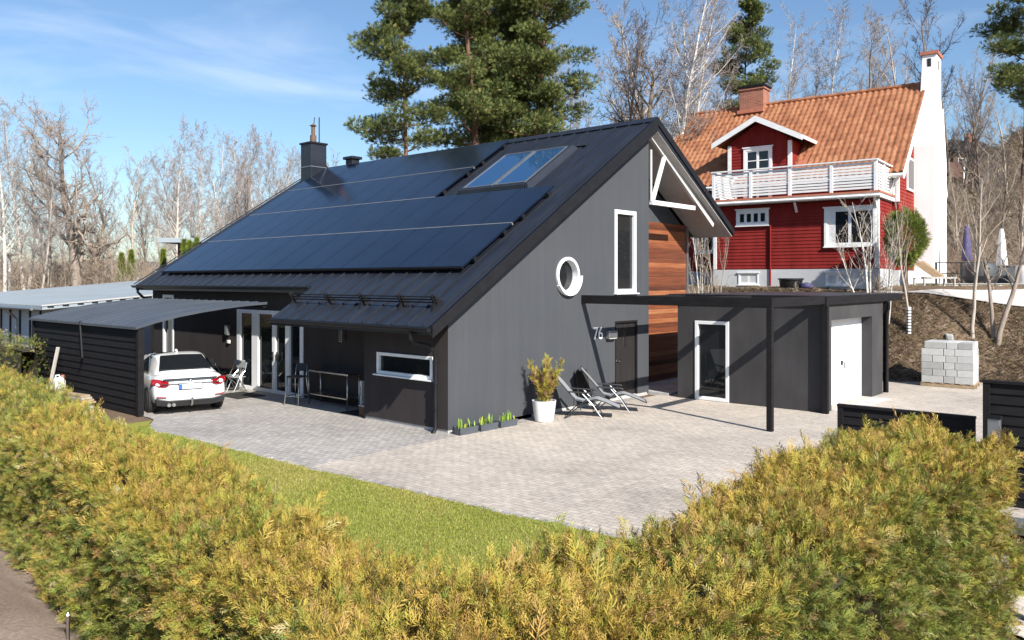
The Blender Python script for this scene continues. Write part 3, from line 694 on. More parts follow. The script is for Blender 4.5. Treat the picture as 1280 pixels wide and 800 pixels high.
m.prism([(-LH + .38, .55, EZ - .12), (-LH + .38, WH / 2, RG - .55), (-LH + .38, WH - .55, EZ - .12)], (LH - .35 - .36, 0, 0)); m.build('main_wall', M['red'], rh)
m = boards([(XR, .5), (XR, WH - .5)], .74, EZ - .1, (1, 0))
n = 28
for i in range(n):
    z0 = EZ - .1 + i * (RG - EZ - .4) / n; ya = .5 + (z0 - EZ + .1) / PT; 
    m.prism([(XR, ya, z0), (XR + .022, ya, z0), (XR + .003, ya + .1, z0 + .145), (XR, ya + .1, z0 + .145)], (0, WH - 2 * ya, 0))
m.build('gable_boards', M['red_brickwork'], rh)
m = MB(); m.box((PL - .03, YP - .04, -.7), (PR + .03, .5, .70)); m.box((-LH + .34, .46, -.7), (XR + .02, WH - .46, .66)); m.build('plinth', M['plinth_grey'], rh)
m = MB(); m.box((PL - .02, YP - .05, .72), (PL + .12, YP + .1, 3.36)); m.box((PR - .12, YP - .05, .72), (PR + .03, YP + .1, 3.36)); m.box((XR - .1, .42, 3.4), (XR + .04, .52, EZ)); m.build('corner_board', M['white_wood'], rh)
# balcony
bal = MB(); BX0, BX1, BY = -7.02, -.52, -2.19
bal.box((BX0 - .05, BY - .02, 3.40), (BX1 + .1, .48, 3.56)); bal = bal.build('balcony', M['white_wood'], rh)
m = MB(); m.box((BX0 - .08, BY - .06, 3.561), (BX1 + .13, .48, 3.63)); m.build('balcony_flashing', M['copper'], bal)
gm = MB(); gm.tube([(BX0 - .1, BY - .1, 3.46), (BX1 + .15, BY - .1, 3.44)], .06, 8); gm.build('gutter', M['white_wood'], bal)
n = 5; each('railing_post', M['white_wood'], bal, [((BX0 + (BX1 - BX0 - .1) * i / (n - 1), BY, 3.64), (BX0 + (BX1 - BX0 - .1) * i / (n - 1) + .11, BY + .11, 4.78)) for i in range(n)] + [((BX1 - .11, .35, 3.64), (BX1, .46, 4.78)), ((BX1 - .11, -.9, 3.64), (BX1, -.8, 4.78)), ((BX0, .3, 3.64), (BX0 + .1, .4, 4.78))])
rl = MB(); rl.box((BX0 - .04, BY - .04, 4.781), (BX1 + .04, BY + .14, 4.83)); rl.box((BX1 - .14, BY + .141, 4.781), (BX1 + .04, .46, 4.83)); rl.box((BX0 - .04, BY + .141, 4.781), (BX0 + .13, .46, 4.83)); rl.build('handrail', M['white_wood'], bal)
sl = MB()
for i in range(9):
    z = 3.72 + i * .115
    for j in range(n - 1):
        xa = BX0 + (BX1 - BX0 - .1) * j / (n - 1) + .112; xb = BX0 + (BX1 - BX0 - .1) * (j + 1) / (n - 1) - .002
        sl.box((xa, BY + .035, z), (xb, BY + .055, z + .082))
    sl.box((BX1 - .065, BY + .112, z), (BX1 - .045, -.902, z + .082)); sl.box((BX1 - .065, -.798, z), (BX1 - .045, .348, z + .082)); sl.box((BX0 + .04, BY + .112, z), (BX0 + .06, .298, z + .082))
sl.build('railing_slats', M['white_wood'], bal)
for x in (BX1 - .1, -3.6, BX0 + .1): MB().bar((x, YP - .02, 3.0), (x, BY + .1, 3.38), .08).build('bracket', M['white_wood'], bal)
# dormer
DXA, DXB, DYF = -7.35, -4.55, .46
dm = boards([(DXA, DYF), (DXB, DYF)], 3.64, 6.35, (0, -1))
xm = (DXA + DXB) / 2
nb = 9
for i in range(nb):
    z0 = 6.35 + i * .095; hw = (DXB - DXA) / 2 * (1 - i / nb)
    dm.prism([(xm - hw, DYF, z0), (xm - hw, DYF - .022, z0), (xm - hw, DYF - .003, z0 + .09), (xm - hw, DYF, z0 + .09)], (2 * hw, 0, 0))
dm.box((DXA, DYF + .002, 3.6), (DXB, 3.2, 6.34)); dm.prism([(DXA, DYF + .004, 6.34), (DXB, DYF + .004, 6.34), (xm, DYF + .004, 7.2)], (0, 3.2, 0))
dm = dm.build('dormer', M['red'], rh)
m = MB()
pk = 7.46; ev = 6.42; ov = .62
m.prism([(DXA - ov, DYF - .5, ev), (xm, DYF - .5, pk), (xm, DYF - .5, pk - .26), (DXA - ov, DYF - .5, ev - .24)], (0, .05, 0)); m.prism([(DXB + ov, DYF - .5, ev), (xm + .001, DYF - .5, pk), (xm + .001, DYF - .5, pk - .26), (DXB + ov, DYF - .5, ev - .24)], (0, .05, 0))
m.box((DXA - .03, DYF - .045, 3.64), (DXA + .13, DYF + .05, 6.3)); m.box((DXB - .13, DYF - .045, 3.64), (DXB + .03, DYF + .05, 6.3))
m.prism([(DXB + ov - .03, DYF - .449, ev - .02), (DXB + ov + .02, DYF - .449, ev - .02), (DXB + ov + .02, DYF - .449, ev - .16), (DXB + ov - .03, DYF - .449, ev - .16)], (0, 2.2, 0))
m.build('dormer_trim', M['white_wood'], dm)
m = MB()
m.prism([(DXA - ov, DYF - .445, ev - .05), (xm, DYF - .445, pk - .04), (xm, DYF - .445, pk + .05), (DXA - ov, DYF - .445, ev + .04)], (0, 3.9, 0)); m.prism([(DXB + ov, DYF - .445, ev - .05), (xm + .002, DYF - .445, pk - .04), (xm + .002, DYF - .445, pk + .05), (DXB + ov, DYF - .445, ev + .04)], (0, 3.9, 0))
m.build('dormer_roof', M['tiles'], dm)
m = MB(); m.prism([(DXB + .02, DYF, EZ + .5), (DXB + .04, DYF, EZ + .5), (DXB + .04, 2.4, 6.5), (DXB + .02, 2.4, 6.5)], (.5, 0, .06)); m.build('flashing', M['copper'], dm)
def rwin(x0, x1, z0, z1, y, nx=2, nz=1, t=.11, parent=None, door=False, bars=.05):
    m = MB()
    m.box((x0 - t, y - .07, z0 - t * .9), (x0, y + .01, z1 + t)); m.box((x1, y - .07, z0 - t * .9), (x1 + t, y + .01, z1 + t)); m.box((x0, y - .07, z1), (x1, y + .01, z1 + t)); m.box((x0, y - .07, z0 - t * .9), (x1, y + .01, z0))
    m.box((x0 - t - .05, y - .10, z1 + t), (x1 + t + .05, y + .01, z1 + t + .05)); m.box((x0 - t - .03, y - .11, z0 - t * .9 - .04), (x1 + t + .03, y + .01, z0 - t * .9))
    o = m.build('window' if not door else 'balcony_door', M['white_wood'], parent or rh)
    s = MB(); sf = .055
    for i in range(nx):
        a = x0 + (x1 - x0) * i / nx; b_ = x0 + (x1 - x0) * (i + 1) / nx
        s.box((a, y - .045, z0), (a + sf, y, z1)); s.box((b_ - sf, y - .045, z0), (b_, y, z1)); s.box((a + sf, y - .045, z0), (b_ - sf, y, z0 + sf)); s.box((a + sf, y - .045, z1 - sf), (b_ - sf, y, z1))
        for j in range(1, nz): zz = z0 + (z1 - z0) * j / nz; s.box((a + sf, y - .04, zz - .02), (b_ - sf, y, zz + .02))
    s.build('sash', M['white_wood'], o)
    MB().box((x0 + .02, y - .028, z0 + .02), (x1 - .02, y - .012, z1 - .02)).build('pane', M['glass'], o)
    return o
wn = rwin(-2.42, -.72, 1.66, 2.98, YP, 2, 1, .10)
lp = MB(); lp.lathe([(.12, 0), (.10, .18), (.13, .19), (.17, .24), (.10, .48)], (-1.75, YP - .008, 1.72), 10)
lp = MB(); lp.box((-2.40, YP - .031, 1.70), (-2.10, YP - .027, 2.94)); lp.build('curtain', M['white_fabric'], wn)
rwin(-6.0, -4.83, 2.62, 3.08, YP, 4, 1, .10)
rwin(-5.95, -5.2, .12, .50, YP, 2, 1, .05); rwin(-2.42, -1.64, .10, .50, YP, 2, 1, .05)
rwin(-8.9, -8.1, 1.6, 2.9, .5, 2, 2, .10)
rwin(-6.52, -5.48, 3.75, 6.0, DYF, 2, 5, .12, dm, True)
# gable window and chimneys
m = MB(); m.box((XR + .02, 1.9, 4.0), (XR + .08, 3.2, 5.4)); gw = m.build('window', M['white_wood'], rh)
MB().box((XR + .081, 2.0, 4.1), (XR + .09, 3.1, 5.3)).build('pane', M['glass'], gw)
m = MB(); m.prism([(-.30, 3.45, -.6), (-.30, 6.55, -.6), (-.30, 6.55, 5.6), (-.30, 5.75, 7.9), (-.30, 4.25, 7.6), (-.30, 3.45, 6.0)], (.80, 0, 0)); m.prism([(-.30, 4.3, 7.5), (.50, 4.25, 7.5), (.42, 4.5, 8.7), (.42, 4.55, 10.12), (-.16, 4.55, 10.12), (-.22, 4.5, 8.6)], (0, 1.1, 0))
chw = m.build('gable_chimney', M['white_wall'], rh, bevel=.02)
MB().box((-.22, 4.48, 10.121), (.48, 5.72, 10.26)).build('chimney_cap', M['copper'], chw)
m = MB(); m.box((.05, 4.53, 9.6), (.20, 4.549, 9.95)); m.box((.421, 4.9, 9.5), (.43, 5.1, 9.9)); m.build('flue_opening', M['plastic_black'], chw)
m = MB(); m.box((-8.42, 4.55, 8.3), (-7.22, 5.45, 9.85)); m.box((-8.47, 4.5, 9.72), (-7.17, 5.5, 9.80)); bch = m.build('brick_chimney', M['brickwork'], rh)
MB().box((-8.5, 4.46, 9.851), (-7.14, 5.54, 9.95)).build('chimney_cap', M['black_metal'], bch); MB().box((-8.48, 4.35, 8.55), (-7.16, 4.54, 8.72)).build('chimney_flashing', M['copper'], bch)
dp = MB(); dp.tube([(-4.65, YP - .07, 2.5), (-4.65, YP - .07, .05)], .035, 8); dp.build('downpipe', M['red'], rh)
dp = MB(); dp.tube([(-.42, .42, EZ - .1), (-.42, .2, 4.1), (-.42, .2, 3.65)], .045, 8); dp.build('downpipe', M['white_wood'], rh)
m = MB(); m.tube([(-LH, -.06, EZ - .05), (0, -.06, EZ - .06)], .07, 8); m.build('gutter', M['white_wood'], roof2)

def r2w(x, y, z=0):
    c, s = math.cos(RHT), math.sin(RHT); return (RHO[0] + c * x - s * y, RHO[1] + s * x + c * y, RHO[2] + z)

# ================================================================== neighbour's shed on the left
sh = thing('neighbour_shed', 'long low shed with pale grey felt roof beyond the carport', 'shed', (-1.5, 18.0, 0))
def shb(m, name, mat, parent=None, **k): m.v = [(x + 1.5, y - 18.0, z) for x, y, z in m.v]; return m.build(name, M[mat], parent or sh, **k)
zr = lambda x: 2.36 + (x + 1.75) * .083
sr = shb(MB().prism([(-1.75, 17.85, zr(-1.75)), (9.0, 17.85, zr(9)), (9.0, 17.85, zr(9) - .14), (-1.75, 17.85, zr(-1.75) - .14)], (0, 16, 0)), 'roof', 'shed_roof')
m = MB(); m.prism([(-1.3, 18.0, 0), (9, 18.0, 0), (9, 18.0, zr(9) - .14), (-1.3, 18.0, zr(-1.3) - .14)], (0, .08, 0)); shb(m, 'end_wall', 'shed_side')
m = MB(); m.box((-1.3, 18.09, -.1), (-1.22, 33.5, 2.2)); shb(m, 'long_wall', 'shed_wall')
m = MB()
for i in range(14): m.box((-1.36, 18.2 + i * 1.05, 0), (-1.301, 18.26 + i * 1.05, 2.15))
shb(m, 'batten', 'plastic_black')
m = MB(); m.prism([(-1.78, 17.82, zr(-1.78) + .03), (9, 17.82, zr(9) + .03), (9, 17.82, zr(9) - .02), (-1.78, 17.82, zr(-1.78) - .02)], (0, .028, 0)); shb(m, 'verge_trim', 'shed_side', sr)
m = MB()
for i in range(22): m.box((-1.6 + i * .48, 17.79, zr(-1.6 + i * .48) - .045), (-1.4 + i * .48, 17.82, zr(-1.6 + i * .48) - .015))
shb(m, 'roof_clip', 'plastic_black', sr)
m = MB(); m.tube([(-1.83, 18.6, 2.24), (-1.83, 33.6, 2.22)], .06, 8); shb(m, 'gutter', 'alu')
m = MB(); m.tube([(-1.83, 21.5, 2.2), (-1.55, 21.5, 1.95), (-1.42, 21.5, 1.8), (-1.42, 21.5, .1)], .045, 8); shb(m, 'downpipe', 'alu')

# small dark outbuilding, far houses
ob = thing('outbuilding', 'dark brown flat roofed outbuilding behind the black roof', 'outbuilding', at(246, 46, 2.0), -YAW)
MB().box((-1.1, 0, -1), (6, 4, 3.35)).build('wall', M['brown_wall'], ob); MB().box((-1.9, -.8, 3.36), (6.5, 4.5, 3.62)).build('roof', M['shed_roof'], ob)
MB().box((-.45, -.15, -1), (.0, -.001, 2.3)).build('post', M['brick'], ob)
def far_house(px, d, w, h, pitch, lab, wall, roofm, base):
    t = thing('hillside_house', lab, 'house', at(px, d, base), -YAW + .3)
    MB().box((-w / 2, 0, -2), (w / 2, 6, h)).build('wall', M[wall], t)
    r = MB(); r.prism([(-w / 2 - .4, -.5, h - .1), (-w / 2 - .4, 3, h + pitch), (-w / 2 - .4, 6.5, h - .1)], (w + .8, 0, 0)); r = r.build('roof', M[roofm], t)
    MB().box((w * .2, 2.6, h + pitch - .6), (w * .2 + .6, 3.2, h + pitch + .8)).build('chimney', M['brick'], r)
    for i in range(3):
        x = -w / 2 + w * (i + .5) / 3
        o = MB().frame((x - .6, -.04, h * .35), (1, 0, 0), (0, 0, 1), 1.2, 1.3, .12, (0, -1, 0), .05).build('window', M['white_wood'], t)
        MB().box((x - .5, -.06, h * .35 + .1), (x + .5, -.02, h * .35 + 1.2)).build('pane', M['glass'], o)
far_house(1258, 74, 11, 3.0, 2.2, 'brick red house with dark roof up the wooded hillside', 'brick', 'brown_wall', 9.2)
far_house(1222, 92, 7, 3.0, 2.0, 'small brown cottage far up the slope between bare trunks', 'brown_wall', 'black_wood', 14.8)

# ================================================================== car
def car_mesh_parts(root, full=True):
    LEN, HW = 4.43, .885
    #  x, half width, z bottom, z belt, z centre
    st = [(.00, .70, .40, .70, .74), (.03, .80, .30, .84, .90), (.14, .85, .24, .90, .99), (.42, .868, .22, .925, 1.00), (.9, .885, .20, .93, .98), (1.6, .885, .19, .92, .95),
          (2.4, .88, .19, .90, .93), (3.1, .88, .19, .87, .93), (3.7, .865, .20, .80, .86), (4.15, .80, .22, .70, .74), (4.40, .62, .32, .58, .62)]
    vs = []; fs = []; N = 14
    for i, (x, w, zb, zt, zc) in enumerate(st):
        k = max(0, 1 - x / .5)
        half = [(0, zb), (w * .80, zb), (w * .965, zb + .09), (w, zb + (zt - zb) * .42), (w * .985, zb + (zt - zb) * .72), (w * .93, zt), (w * .72, zc - .012), (0, zc)]
        ring = half + [(-a, b) for a, b in half[-2:0:-1]]
        for a, b in ring: vs.append((x + max(0, b - .62) * .42 * k + max(0, .42 - b) * .3 * k, a, b))
    for i in range(len(st) - 1):
        for j in range(N): fs.append((i * N + j, i * N + (j + 1) % N, (i + 1) * N + (j + 1) % N, (i + 1) * N + j))
    fs += [tuple(range(N))[::-1], tuple(range((len(st) - 1) * N, len(st) * N))]
    body = MB().add(vs, fs).build('body', M['car_paint'], root, smooth='all')
    md = body.modifiers.new('sub', 'SUBSURF'); md.levels = 2; md.render_levels = 2
    # greenhouse
    gs = [(.52, .72, .95, .55, .985), (.80, .75, .95, .56, 1.14), (1.28, .765, .95, .545, 1.345), (1.75, .775, .95, .55, 1.405), (2.3, .78, .94, .56, 1.385), (2.75, .78, .93, .58, 1.21), (3.2, .78, .92, .60, .94)]
    vs = []; fs = []; N = 8
    for x, wb, zb, wt, zt in gs:
        vs += [(x, -wb, zb - .06), (x, -wb, zb), (x, -(wt + .03), zt - .035), (x, -wt * .85, zt), (x, wt * .85, zt), (x, wt + .03, zt - .035), (x, wb, zb), (x, wb, zb - .06)]
    for i in range(len(gs) - 1):
        for j in range(N): fs.append((i * N + j, i * N + (j + 1) % N, (i + 1) * N + (j + 1) % N, (i + 1) * N + j))
    fs += [tuple(range(N))[::-1], tuple(range((len(gs) - 1) * N, len(gs) * N))]
    cab = MB().add(vs, fs).build('cabin', M['car_paint'], root, smooth=True)
    md = cab.modifiers.new('sub', 'SUBSURF'); md.levels = 1; md.render_levels = 2
    def gl_(name, pts, off, mat='car_glass'):
        a, b, c = [Vector(p) for p in pts[:3]]; n = (b - a).cross(c - a).normalized() * off
        return MB().prism([Vector(p) + n for p in pts], n * .4).build(name, M[mat], root, bevel=.004)
    gl_('rear_window', [(.60, -.63, 1.035), (1.235, -.50, 1.325), (1.25, 0, 1.342), (1.235, .50, 1.325), (.60, .63, 1.035), (.59, 0, 1.03)], .028)
    for sgn in (-1, 1):
        p = [(1.0, sgn * .775, .975), (2.85, sgn * .80, .965), (2.35, sgn * .64, 1.31), (1.7, sgn * .64, 1.33), (1.35, sgn * .66, 1.24)]
        gl_('side_window', p if sgn < 0 else p[::-1], .02)
    if not full: return
    for sgn in (-1, 1):
        t = MB(); y = sgn * .66
        pts = [(.05, sgn * .50, .76), (.06, sgn * .50, .815), (.16, sgn * .72, .885), (.30, sgn * .855, .875), (.23, sgn * .862, .775), (.055, sgn * .72, .705), (.02, sgn * .58, .70), (.02, sgn * .50, .735)]
        t.prism([Vector(p) + Vector((-.035, sgn * .012, 0)) for p in pts], (.08, -sgn * .03, 0)); tl = t.build('tail_light', M['red_lens'], root, bevel=.008)
        MB().prism([(-.022, sgn * .53, .755), (-.022, sgn * .69, .765), (-.022, sgn * .69, .785), (-.022, sgn * .53, .775)], (.01, 0, 0)).build('light_bar', M['plastic_black'], tl)
        MB().prism([(-.02, sgn * .56, .44), (-.02, sgn * .78, .46), (-.02, sgn * .78, .49), (-.02, sgn * .56, .465)], (.05, 0, 0)).build('reflector', M['red_lens'], root)
        w = MB(); w.lathe([(.30, -.11), (.325, -.09), (.33, 0), (.325, .09), (.30, .11)], n=28)
        for x in (.78, 3.5):
            q = MB(); q.v = [(x + a, sgn * .78 + c, .33 + b) for a, b, c in w.v]; q.f = w.f; wh = q.build('wheel', M['rubber'], root, smooth=True)
            r = MB(); r.lathe([(.05, 0), (.22, .0), (.24, .02)], n=20); q = MB(); q.v = [(x + a, sgn * (.78 + .10 + c), .33 + b) for a, b, c in r.v]; q.f = r.f; q.build('rim', M['alu'], wh)
    d = MB(); d.prism([(-.03, -.80, .42), (-.03, -.66, .40), (-.03, -.5, .37), (-.03, .5, .37), (-.03, .66, .40), (-.03, .80, .42), (.0, .78, .27), (.02, .5, .22), (.02, -.5, .22), (.0, -.78, .27)], (.16, 0, 0)); d.build('rear_diffuser', M['plastic_black'], root, bevel=.01)
    for y in (.40, .51): MB().tube([(-.06, y, .27), (.15, y, .27)], .042, 12).build('exhaust_tip', M['steel'], root, smooth=True)
    h = MB(); h.tube([(.1, 0, .26), (-.06, 0, .25), (-.14, 0, .30), (-.14, 0, .38)], .028, 8); h.lathe([(.005, 0), (.03, .02), (.03, .04), (.005, .06)], (-.14, 0, .38), 10); h.build('tow_bar', M['steel'], root)
    MB().box((-.006, -.275, .618), (.05, .285, .767)).build('plate_holder', M['plastic_black'], root); p = MB(); p.box((-.012, -.26, .63), (.05, .27, .755)); pl_ = p.build('number_plate', M['white_plastic'], root, bevel=.005)
    MB().box((-.016, .20, .634), (.04, .268, .751)).build('plate_strip', M['blue_plate'], pl_)
    MB().box((.015, -.62, .87), (.12, .62, .885)).build('boot_line', M['plastic_black'], root)
    b = MB(); b.tube([(.075, 0, .845), (.05, 0, .84)], .042, 20); bd = b.build('badge', M['plastic_black'], root, smooth=True)
    b = MB()
    for q in (0, 2):
        a = [q * math.pi / 2 + k * math.pi / 12 for k in range(7)]
        b.prism([(.046, 0, .84)] + [(.046, .028 * math.cos(t), .84 + .028 * math.sin(t)) for t in a], (.006, 0, 0))
    b.build('badge_quarter', M['blue_plate'], bd)
    b = MB()
    for q in (1, 3):
        a = [q * math.pi / 2 + k * math.pi / 12 for k in range(7)]
        b.prism([(.046, 0, .84)] + [(.046, .028 * math.cos(t), .84 + .028 * math.sin(t)) for t in a], (.006, 0, 0))
    b.build('badge_quarter', M['white_plastic'], bd)
    b = MB(); b.prism([(1.75, -.025, 1.40), (2.0, -.02, 1.40), (1.78, 0, 1.47), (1.73, 0, 1.47)], (0, .045, 0)); b.build('roof_fin', M['car_paint'], root)
    for sgn in (-1, 1): MB().lathe([(.02, -.07), (.07, -.05), (.08, .03), (.04, .07)], (2.75, sgn * .99, .98), 10).build('wing_mirror', M['car_paint'], root, smooth=True)
    for yy in (-.655, .65): MB().box((.02, yy, .62), (.13, yy + .006, .87)).build('boot_seam', M['plastic_black'], root)
    MB().box((-.022, -.5, .775), (.05, .5, .80)).build('plate_recess', M['car_paint'], root, bevel=.01)
cr_h = rad(90 - 15.5)
car = thing('parked_car', 'white two door coupe parked rear outwards under the carport', 'car', (-2.27, 6.50, T(-2.2, 8) + .0), cr_h)
car.scale = (.985, .985, .985)
car_mesh_parts(car)
for i, (px, d, rz, lab) in enumerate(((160, 62, 1.2, 'white car roof just showing beyond the shed, nearer the arborvitae'), (171, 66, .9, 'second white car beyond the shed, partly hidden by the black eave'))):
    c = thing('parked_car', lab, 'car', at(px, d, 2.55), -YAW + rz, 'cars parked beyond the shed'); car_mesh_parts(c, False)

# ================================================================== garden furniture
def recliner(name, lab, x, y, rz):
    t = thing(name, lab, 'lounger', (x, y, T(x, y)), rz, 'reclining chairs by the gable wall')
    W = .27
    f = MB()
    pr = [(-.72, 1.08), (-.45, .78), (-.17, .45), (.02, .40), (.28, .47), (.34, .47), (.55, .40), (.86, .27)]
    vs = []; 
    for a, b in pr: vs += [(a, -W, b), (a, W, b)]
    m = MB(); m.add(vs, [(2 * i, 2 * i + 1, 2 * i + 3, 2 * i + 2) for i in range(len(pr) - 1)]); s = m.build('sling', M['textile'], t)
    md = s.modifiers.new('t', 'SOLIDIFY'); md.thickness = .012
    for sg in (-1, 1):
        y0 = sg * (W + .012)
        f.tube([(a, y0, b) for a, b in pr], .013, 6)
    f.tube([(pr[0][0], -W, pr[0][1]), (pr[0][0], W, pr[0][1])], .013, 6); f.tube([(pr[-1][0], -W, pr[-1][1]), (pr[-1][0], W, pr[-1][1])], .013, 6)
    f.build('seat_frame', M['plastic_black'], t, smooth='all')
    for sg in (-1, 1):
        y0 = sg * (W + .05)
        l = MB(); l.tube([(-.42, y0, .02), (-.05, y0, .34), (.22, y0, .60)], .014, 6); l.build('leg', M['plastic_black'], t)
        l = MB(); l.tube([(.46, y0, .02), (.24, y0, .34), (-.02, y0, .62)], .014, 6); l.build('leg', M['alu'], t)
        a = MB(); a.prism([(-.34, y0 - .03, .63), (.26, y0 - .03, .60), (.30, y0 - .03, .58), (.30, y0 - .03, .61), (.24, y0 - .03, .635), (-.34, y0 - .03, .66)], (0, .06, 0)); a.build('armrest', M['plastic_black'], t, bevel=.008)
    for xx, zz in ((-.42, .018), (.46, .018), (-.05, .34)): MB().tube([(xx, -W - .07, zz), (xx, W + .07, zz)], .014, 6).build('crossbar', M['plastic_black'], t)
    return t
recliner('reclining_chair', 'grey sling reclining chair beside the white plant pot', 3.58, -.86, rad(-57))
recliner('reclining_chair', 'grey sling reclining chair nearer the dark front door', 4.70, -.86, rad(-54))
fb = thing('folded_chair', 'folded black garden chair leaning on the wall behind the recliners', 'chair', (4.55, -.17, 0), 0)
m = MB(); m.tube([(-.26, -.1, 0), (-.24, .10, .98), (.24, .10, .98), (.26, -.1, 0)], .014, 6); m.build('frame', M['plastic_black'], fb); MB().prism([(-.22, -.01, .42), (.22, -.01, .42), (.22, .10, .96), (-.22, .10, .96)], (0, -.012, 0)).build('sling', M['mat'], fb)

def sprays_template(droop=.3):
    """feathery thuja spray along x: a stem, forked side twigs, all thin"""
    r = np.random.default_rng(4); V = []; Q = []
    def blade(p, d, ln, w):
        d = np.array(d, float); d /= np.linalg.norm(d); sd = np.cross(d, [r.normal(0, .5), r.normal(0, .5), 1.]); sd /= np.linalg.norm(sd); p = np.array(p, float)
        o = len(V); e = p + d * ln + np.array([0, 0, -droop * ln * .3]); V.extend([p - sd * w * .5, p + d * ln * .5 - sd * w, e, p + d * ln * .5 + sd * w]); Q.append((o, o + 1, o + 2, o + 3)); return e
    blade((0, 0, 0), (1, .04, -.03), .95, .022)
    for i in range(5):
        t = .10 + .16 * i
        for sg in (-1, 1):
            ang = rad(46 - 14 * t) * r.uniform(.75, 1.2); ln = .46 * (1 - .6 * t) * r.uniform(.75, 1.2)
            d = np.array([math.cos(ang), sg * math.sin(ang), r.uniform(-.35, .12)]); p0 = np.array([t + .03 * sg, 0, -.03 * t])
            blade(p0, d, ln, .026)
            if i < 3: blade(p0 + d * ln * .42, (d[0] + .55, d[1] * .35, d[2] + .1), ln * .55, .022)
    return np.array(V, float), np.array(Q, int)
def sprays_template_flat(n=7, droop=.25):
    """flat fan of narrow scale-leaf fingers along x"""
    V = []; Q = []
    def blade(p, d, ln, w):
        p = np.array(p, float); d = np.array(d, float); d /= np.linalg.norm(d); sd = np.array([-d[1], d[0], .25]); sd /= np.linalg.norm(sd)
        o = len(V); V.extend([p - sd * w * .35, p + d * ln * .55 - sd * w, p + d * ln + np.array([0, 0, -droop * ln * .35]), p + d * ln * .55 + sd * w]); Q.append((o, o + 1, o + 2, o + 3))
    blade((0, 0, 0), (1, 0, -.05), 1.0, .055)
    for i in range(n):
        t = .12 + .72 * i / n; ang = rad(42 - 10 * t); ln = .52 * (1 - .62 * t)
        for sg in (-1, 1): blade((t, 0, -.04 * t), (math.cos(ang), sg * math.sin(ang), -.12 - .1 * t), ln, .052)
    return np.array(V, float), np.array(Q, int)
SPV, SPQ = sprays_template()
def pick(cols, w, n, rng):
    cols = np.array(cols); i = rng.choice(len(cols), n, p=np.array(w) / sum(w)); return cols[i] * rng.uniform(.75, 1.25, (n, 1))

pt = thing('plant_pot', 'big white pot holding a bronze green conifer bush', 'plant pot', (2.50, -.55, 0))
MB().lathe([(.17, .01), (.205, .04), (.245, .25), (.27, .46), (.275, .50), (.255, .50), (.245, .42)], n=28).build('pot', M['pot'], pt, smooth=True)
MB().lathe([(.05, .42), (.24, .43), (.02, .44)], n=20).build('soil', M['soil'], pt)
MB().lathe([(.15, 0), (.15, .012)], n=16).build('castor', M['plastic_black'], pt)
def bush(parent, n, fn, size, cols, w, rng, up=.6, name='foliage'):
    pos, dr = fn(n); d = dr + np.array([0, 0, up]) + rng.normal(0, .35, (n, 3))
    V, Q = inst(SPV, SPQ, pos, frames(d, rng), rng.uniform(.7, 1.3, n) * size)
    return np_obj(name, V, Q, M['leaf'], parent, np.repeat(pick(cols, w, n, rng), len(SPV), 0))
LOB = [(RNG.uniform(0, 6.28), RNG.uniform(.08, .78), RNG.uniform(.45, .98)) for _ in range(24)]
def potfn(n):
    i = RNG.integers(0, len(LOB), n); t = RNG.uniform(0, 1, n); lb = np.array(LOB)[i]; a = lb[:, 0]; ln = lb[:, 2]
    ax = np.stack([np.cos(a) * lb[:, 1], np.sin(a) * lb[:, 1], np.full(n, 1.0)], 1); ax /= np.linalg.norm(ax, axis=1, keepdims=True)
    return np.array([0, 0, .50]) + ax * (t * ln)[:, None] + RNG.normal(0, 1, (n, 3)) * (.05 * (1.15 - t))[:, None], ax * .7 + RNG.normal(0, .5, (n, 3))
def potfn_old(n):
    t = RNG.uniform(0, 1, n); a = RNG.uniform(0, 2 * np.pi, n); lob = 1 + .35 * np.sin(3 * a + 5 * t) + .25 * np.sin(5 * a - 9 * t)
    r = (.34 * np.sin(np.pi * np.clip(.18 + .80 * t, 0, 1)) ** .8) * np.sqrt(RNG.uniform(.1, 1, n)) * lob
    return np.stack([r * np.cos(a), r * np.sin(a), .50 + .95 * t], 1), np.stack([np.cos(a), np.sin(a), np.full(n, .3)], 1)
bush(pt, 2100, potfn, .13, [(.46, .38, .05), (.30, .30, .06), (.26, .13, .11), (.34, .18, .10)], [4, 3, 2, 2], RNG)
m = MB()
for k in range(5): m.tube([(.03 * math.cos(k * 1.3), .03 * math.sin(k * 1.3), .42), (.1 * math.cos(k * 1.3), .1 * math.sin(k * 1.3), .9), (.12 * math.cos(k * 1.3 + .4), .12 * math.sin(k * 1.3 + .4), 1.2)], [.014, .01, .005], 5)
m.build('stem', M['bark_brown'], pt)
